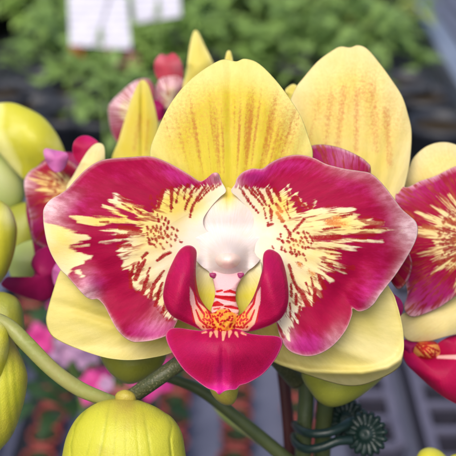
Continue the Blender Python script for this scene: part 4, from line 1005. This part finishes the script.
# ---- small terracotta pots in rows (bottom)
def small_pot(name, mat, leafy, seed, label, group, cat='pot'):
    root = empty(name, (0, 0, BZ), label, cat, group)
    c = (0, 0, BZ)
    lathe('pot_wall', [(.0, .001), (.017, .001), (.0235, .040), (.0265, .041), (.0275, .050), (.0256, .0505), (.0248, .046), (.0243, .040)], mat, root, 28, c)
    lathe('soil', [(0.0001, .0455), (.012, .046), (.0245, .0445)], M_soil, root, 20, c)
    if leafy:
        r2 = np.random.default_rng(seed); V, Q = [], []
        for k in range(7):
            a = r2.uniform(0, 6.28)
            leaf_geo(V, Q, (0, 0, BZ+.042), (math.cos(a), math.sin(a), r2.uniform(.3, 1.2)), (0, 0, 1), r2.uniform(.012, .022), .005, .3, r2)
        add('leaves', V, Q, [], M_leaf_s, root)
    return root
protos = [small_pot('plant_pot', M_pot, True, 1, '', 'small terracotta pots in rows'), small_pot('plant_pot', M_pot, False, 2, '', 'small terracotta pots in rows')]
rows_px = [(-30, 'first'), (38, 'second'), (104, 'third'), (168, 'fourth'), (236, 'fifth'), (302, 'sixth')]
used = [False, False]
VPX = 262.
def row_x(px456, Y):
    p = ground_at(px456, 456, BZ+.04); q = ground_at(VPX, -295, BZ+.04)
    d = q-p; d = d/d[1] if abs(d[1]) > 1e-6 else d
    return p[0]+(Y-p[1])*math.tan(R(-1.2))*(-1)
pot_words = {0: 'red-orange pot in the row at the far left bottom corner', 1: 'red-orange pot in the row between left edge and bottom bud',
             2: 'red-orange pot in the row behind the bottom bud', 3: 'red-orange pot in the row just right of the bottom bud',
             4: 'red-orange pot in the row straight below the crimson lip', 5: 'red-orange pot in the row behind the upright stems'}
for ri, (px, w_) in enumerate(rows_px):
    Y = .86+.012*(ri % 3)
    while Y < 1.30:
        x = row_x(px, Y)
        k = 0 if rng.random() < .6 else 1
        o = protos[k] if not used[k] else copy_tree(protos[k]); used[k] = True
        o.location = (x+rng.normal(0, .0015), Y+rng.normal(0, .001), BZ); o.scale = (.66,)*3; o['label'] = pot_words[ri]+', with a dark planted centre'; o['group'] = 'red-orange pots, '+w_+' row'
        Y += .0385
# ---- black plug trays (right bottom)
def plug_tray(x0, y0, nx, ny, pitch, label):
    root = empty('plug_tray', (x0, y0, BZ), label, 'tray', 'plug trays on the bench')
    bl_ = []
    for i in range(nx+1): bl_.append((x0+i*pitch-.0045, x0+i*pitch+.0045, y0, y0+ny*pitch, BZ+.001, BZ+.045))
    for j in range(ny+1):
        for i in range(nx): bl_.append((x0+i*pitch+.0046, x0+(i+1)*pitch-.0046, y0+j*pitch-.0045, y0+j*pitch+.0045, BZ+.001, BZ+.044))
    boxes('cell_walls', [(a, b, c_, d_, z0, z1-.006) for (a, b, c_, d_, z0, z1) in bl_], M_trayshade, root)
    boxes('tray_rim', [(a-.0006, b+.0006, c_, d_, z1-.0058, z1) for (a, b, c_, d_, z0, z1) in bl_], M_traygrey, root)
    boxes('tray_base', [(x0, x0+nx*pitch, y0, y0+ny*pitch, BZ+.0002, BZ+.0009)], M_black, root)
    return root
t = NT('grey_plastic'); oo = t.obj()
M_traygrey = t.surf(t.mix(t.noise(oo, 40, 3), srgb(76, 74, 92), srgb(106, 102, 118)), .5, .4)
t = NT('shade_tinted_plastic'); oo = t.obj()
M_trayshade = t.surf(t.mix(t.noise(oo, 40, 3), srgb(44, 44, 56), srgb(66, 64, 78)), .5, .4)  # cell walls: shade of the recesses put into the plastic colour
p0 = ground_at(352, 456, BZ)
plug_tray(p0[0], .88, 1, 9, .046, 'single column grey plug tray with dark cells right of the clip')
p1 = ground_at(404, 456, BZ)
plug_tray(p1[0]+.022, .86, 2, 9, .046, 'two column grey plug tray with dark cells in the lower right corner')
# ---- black trays behind (left and right middle distance)
def black_pot_proto():
    root = empty('nursery_pot', (0, 0, BZ), 'x', 'pot', 'black nursery pots')
    c = (0, 0, BZ)
    lathe('pot_wall', [(.0, .001), (.038, .001), (.052, .095), (.057, .096), (.057, .108), (.053, .1085), (.05, .09)], M_black, root, 32, c)
    lathe('soil', [(0.0001, .09), (.03, .092), (.0505, .09)], M_soil, root, 24, c)
    return root
bp = black_pot_proto(); first = True
for (px, py, lab) in [(8, 96, 'black pot at the left edge under the green leaves'), (40, 84, 'black pot left of centre behind the upper left bud'), (74, 92, 'black pot below the larger white tag'), (100, 120, 'black pot just left of the pink blurred flower'),
                      (30, 112, 'black pot behind the tilted yellow-green bud'), (66, 118, 'black pot above the crimson flap of the left flower'), (424, 100, 'black pot at the right below the bench rail'), (440, 128, 'black pot at the right edge above the cream sepal'),
                      (404, 86, 'black pot right of the tall pale sepal'), (300, 66, 'black pot in the gap between the two tall yellow sepals')]:
    p = ground_at(px, py, BZ+.1)
    o = bp if first else copy_tree(bp); first = False
    o.location = (p[0], p[1], BZ+.005); o['label'] = lab

# ---- leafy plants on the bench
def plant_proto(name, seed, mat, nl, L, label, pot=True, spread=1., flowers=None):
    r2 = np.random.default_rng(seed)
    root = empty(name, (0, 0, BZ), label, 'plant', 'leafy green plants on the far bench')
    c = (0, 0, BZ)
    if pot:
        lathe('pot_wall', [(.0, .001), (.038, .001), (.050, .085), (.054, .086), (.054, .096), (.050, .0965), (.047, .08)], M_black, root, 24, c)
    V, Q = [], []
    SV = []
    for k in range(nl):
        a = r2.uniform(0, 6.28); q = math.sqrt(r2.uniform(0, 1)); h = .08+.13*(1-q*q)*r2.uniform(.5, 1.1)
        b = (.10*q*math.cos(a)*spread, .10*q*math.sin(a)*spread, BZ+h)
        a2 = a+r2.normal(0, .7)
        leaf_geo(V, Q, b, (math.cos(a2), math.sin(a2), r2.uniform(-.25, .8)), (0, 0, 1), L*r2.uniform(.7, 1.2), L*r2.uniform(.22, .34), r2.uniform(.1, .5), r2)
        if k % 3 == 0: SV.append(b)
    add('foliage', V, Q, [], mat, root)
    for b in SV[:6]:
        tube_world('stalk', [(0, 0, BZ+.05), (b[0]*.5, b[1]*.5, BZ+.05+(b[2]-BZ-.05)*.6), b], [.003, .0025, .002], M_leaf_d, root, n=8, segs=6)
    if flowers:
        for k in range(flowers[1]):
            a = r2.uniform(0, 6.28); q = .07*r2.uniform(.2, 1)
            blossom(root, (q*math.cos(a), q*math.sin(a), BZ+.22+r2.uniform(-.02, .03)), .02, flowers[0], r2)
    return root
def blossom(root, c, r, mat, r2, name='blossom', facing=None):
    V, Q = [], []
    n = np.array(facing if facing is not None else (r2.normal(0, .3), -1+r2.normal(0, .3), .8)); n /= np.linalg.norm(n)
    e1 = np.cross(n, (0, 0, 1.)); e1 /= np.linalg.norm(e1); e2 = np.cross(n, e1)
    for k in range(5):
        a = k*2*math.pi/5+r2.uniform(-.1, .1)
        d = e1*math.cos(a)+e2*math.sin(a)+n*.25
        leaf_geo(V, Q, np.array(c), d, n, r*1.1, r*.55, .25, r2)
    return add(name, V, Q, [], mat, root)
PL = [plant_proto('leafy_plant', 11, M_leaf, 70, .062, 'x'), plant_proto('leafy_plant', 12, M_leaf_d, 80, .055, 'x'), plant_proto('leafy_plant', 13, M_leaf_y, 60, .066, 'x'), plant_proto('leafy_plant', 14, M_leaf, 90, .045, 'x')]
usedp = [False]*4
spots = []
def place_plant(k, x, y, s, rz, label, group):
    o = PL[k] if not usedp[k] else copy_tree(PL[k]); usedp[k] = True
    o.location = (x, y, BZ); o.rotation_euler = (0, 0, rz); o.scale = (s, s, s); o['label'] = label; o['group'] = group
    return o
kinds = ['mid green', 'dark green', 'yellow-green', 'small-leaved green']
yy = 1.74; row = 0
while yy < 3.75:
    xx = -.84+(row % 2)*.08
    while xx < .46:
        # leave the dark pot area on the left front free and stay clear of the rail
        px = 228+F*xx/(yy*math.cos(PITCH)+.6*math.sin(PITCH))
        free = (px < 42 and yy < 2.42) or (px > 395 and yy < 2.45) or xx > .40 or (yy < 1.94 and not (44 < px < 135 or 322 < px < 392))
        if not free:
            k = int(rng.choice([0, 1, 2, 3], p=[.36, .28, .14, .22]))
            if px > 330 and rng.random() < .5: k = 2
            if yy < 1.94: k = 1
            side = 'left' if px < 150 else ('middle' if px < 290 else 'right')
            far = 'front' if yy < 2.4 else ('middle' if yy < 2.95 else 'rear')
            place_plant(k, xx+rng.normal(0, .015), yy+rng.normal(0, .015), rng.uniform(.85, 1.2)*(.72 if yy < 1.94 else 1.), rng.uniform(0, 6.28),
                        'blurred %s plant in the %s row, %s of the far bench' % (kinds[k], far, {'left': 'left part', 'middle': 'centre', 'right': 'right part'}[side]), 'blurred %s plants, %s %s' % (kinds[k], far, side))
        xx += .165
    yy += .15; row += 1
for k in range(4):
    if not usedp[k]: PL[k].location = (-.3, 3.9, BZ)
# flowering plants with pink and orange blossoms (upper left)
for (px, py, d, mat, lab, n) in [(102, 64, 2050, M_mag, 'pink blossom cluster below the larger white tag', 3), (133, 66, 2080, M_mag, 'pink blossom cluster left of the small red lip at the top', 2), (77, 61, 2060, M_ora, 'orange blossom cluster left of the pink ones under the tag', 2)]:
    r2 = np.random.default_rng(int(px))
    p = W(px, py, d)
    root = empty('flowering_plant', (p[0], p[1], BZ), lab, 'plant', 'small blossom clusters')
    tube_world('stalk', [(p[0], p[1], BZ+.0), (p[0]+.004, p[1]+.004, p[2]-.06), p], [.003, .003, .002], M_leaf_d, root, n=10, segs=8)
    for k in range(n): blossom(root, p+np.array([r2.normal(0, .012), r2.normal(0, .01), r2.normal(0, .01)]), .02, mat, r2)
    V, Q = [], []
    for k in range(26):
        a = r2.uniform(0, 6.28)
        leaf_geo(V, Q, (p[0]+r2.normal(0, .02), p[1]+r2.normal(0, .02), BZ+r2.uniform(.03, max(.05, p[2]-BZ-.05))), (math.cos(a), math.sin(a), r2.uniform(0, .7)), (0, 0, 1), r2.uniform(.04, .07), .014, .3, r2)
    add('foliage', V, Q, [], M_leaf, root)

# ---- white plant tags
t = NT('white_tag'); oo = t.obj()
sepz = t.n('ShaderNodeSeparateXYZ'); t.put(sepz.inputs[0], oo)
ln = t.math('MULTIPLY', t.step(t.math('SINE', t.math('MULTIPLY', sepz.outputs[2], 700.)), .1, .5), t.step(t.noise(t.comb(t.math('MULTIPLY', sepz.outputs[0], 60.), t.math('MULTIPLY', sepz.outputs[2], 111.)), 1., 1), .42, .5))
M_tag = t.surf(t.mix(t.math('MULTIPLY', ln, .4), t.mix(t.noise(oo, 30, 2), srgb(190, 188, 202), srgb(202, 200, 212)), srgb(120, 120, 140)), .5, .3)
M_stake = M_leaf_d
def plant_tag(corners, d, label, diagonal):
    P4 = W(np.array([c[0] for c in corners]), np.array([c[1] for c in corners]), np.array([d, d, d-14, d-14]))
    n = np.cross(P4[1]-P4[0], P4[3]-P4[0]); n /= np.linalg.norm(n)
    cen = P4.mean(0)
    root = empty('plant_tag', (cen[0], cen[1], BZ), label, 'tag', 'white tags on stakes')
    V = np.concatenate([P4, P4+n*.0015])
    o = add('card', V, [(3, 2, 1, 0), (4, 5, 6, 7), (0, 1, 5, 4), (1, 2, 6, 5), (2, 3, 7, 6), (3, 0, 4, 7)], [], M_tag, root, smooth=False)
    mid = (P4[2]+P4[3])/2
    back = n if np.dot(n, CAM-cen) < 0 else -n
    tube_world('stake', [mid+back*.004+np.array([0, 0, .03]), np.array([mid[0], mid[1]+.01, BZ])], [.003, .003], M_stake, root, n=6, segs=8)
    tube_world('diagonal_line', [P4[0]*.28+P4[1]*.72-back*.002, P4[3]*.6+P4[2]*.4-back*.002], [.0012, .0012], M_grey_line, root, n=4, segs=6)  # grey diagonal line across the card
    return root
t = NT('grey_line'); M_grey_line = t.surf(srgb(150, 148, 164), .6, .2)
plant_tag([(68, -6), (127, -4), (131, 49), (70, 45)], 1560, 'larger white tag at the top left above the pink blossoms', True)
plant_tag([(131, -22), (178, -26), (181, 16), (135, 23)], 1620, 'smaller white tag cut off by the top edge, beside the larger one', False)

# ---- pink blossoms of a neighbouring plant seen below the left sepal
nb_ = empty('flowering_plant', (W(100, 380, 700)[0], W(100, 380, 700)[1], BZ), 'blurred neighbouring plant with magenta and lilac blossoms seen below the left lower sepal', 'plant')
r2 = np.random.default_rng(21)
base_n = W(100, 380, 700)
for (px, py, d, r, mat) in [(78, 334, 640, .012, M_lil), (84, 352, 660, .011, M_lil), (62, 352, 660, .010, M_lil), (70, 326, 650, .009, M_mag), (93, 388, 620, .011, M_mag), (100, 378, 700, .009, M_mag), (106, 384, 600, .005, M_lil), (116, 398, 640, .009, M_sal), (150, 378, 580, .013, M_mag),
                            (160, 372, 600, .010, M_mag), (132, 372, 720, .010, M_sal), (118, 352, 760, .010, M_lil), (40, 340, 700, .012, M_mag), (66, 306, 700, .012, M_mag)]:
    c = W(px, py, d)
    blossom(nb_, c, r*.95, mat, r2, facing=(CAM-c)/np.linalg.norm(CAM-c)+r2.normal(0, .15, 3))
    tube_world('stalk', [c+np.array([0, .004, -.002]), c*.5+base_n*.5+np.array([0, .03, -.05]), np.array([base_n[0], base_n[1]+.05, BZ])], [.0016, .0018, .0025], M_leaf_d, nb_, n=12, segs=6)
V, Q = [], []
for k in range(60):
    px, py, d = r2.uniform(20, 175), r2.uniform(320, 420), r2.uniform(740, 860)
    c = W(px, py, d); a = r2.uniform(0, 6.28)
    leaf_geo(V, Q, c, (math.cos(a), math.sin(a)*.6, r2.uniform(-.2, .7)), (0, 0, 1), r2.uniform(.02, .04), .009, .3, r2)
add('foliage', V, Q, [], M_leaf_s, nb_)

# ================================================================== CAMERA, LIGHT, WORLD
cam = bpy.data.cameras.new('camera'); co = bpy.data.objects.new('camera', cam); C.objects.link(co)
co.location = CAM; co.rotation_euler = (math.pi/2-PITCH, 0, 0)
cam.sensor_width = 36; cam.lens = 36*F/456; cam.clip_start = .01; cam.clip_end = 200
cam.dof.use_dof = True; cam.dof.focus_distance = .2475; cam.dof.aperture_fstop = 23
cam.dof.aperture_blades = 0
bpy.context.scene.camera = co
SUN_EL, SUN_AZ = R(52), R(200)      # azimuth measured clockwise from +Y
w = bpy.data.worlds.new('World'); bpy.context.scene.world = w; w.use_nodes = True
nt = w.node_tree; bg = nt.nodes['Background']
sky = nt.nodes.new('ShaderNodeTexSky'); sky.sky_type = 'NISHITA'; sky.sun_disc = False
sky.sun_elevation = SUN_EL; sky.sun_rotation = SUN_AZ; sky.air_density = 1.0; sky.dust_density = 3.0; sky.ozone_density = 1.0
nt.links.new(sky.outputs[0], bg.inputs[0]); bg.inputs[1].default_value = .12
sl = bpy.data.lights.new('sun', 'SUN'); so = bpy.data.objects.new('sun', sl); C.objects.link(so)
sl.energy = 1.8; sl.angle = R(35); sl.color = (1., .95, .87)
dirv = Vector((math.sin(SUN_AZ)*math.cos(SUN_EL), math.cos(SUN_AZ)*math.cos(SUN_EL), math.sin(SUN_EL)))
so.rotation_euler = dirv.to_track_quat('Z', 'Y').to_euler()
sc = bpy.context.scene
sc.view_settings.view_transform = 'Standard'; sc.view_settings.look = 'None'; sc.view_settings.exposure = .56; sc.view_settings.gamma = 1
sc.render.engine = 'CYCLES'; sc.cycles.max_bounces = 6; sc.cycles.adaptive_threshold = .03; sc.cycles.use_denoising = True
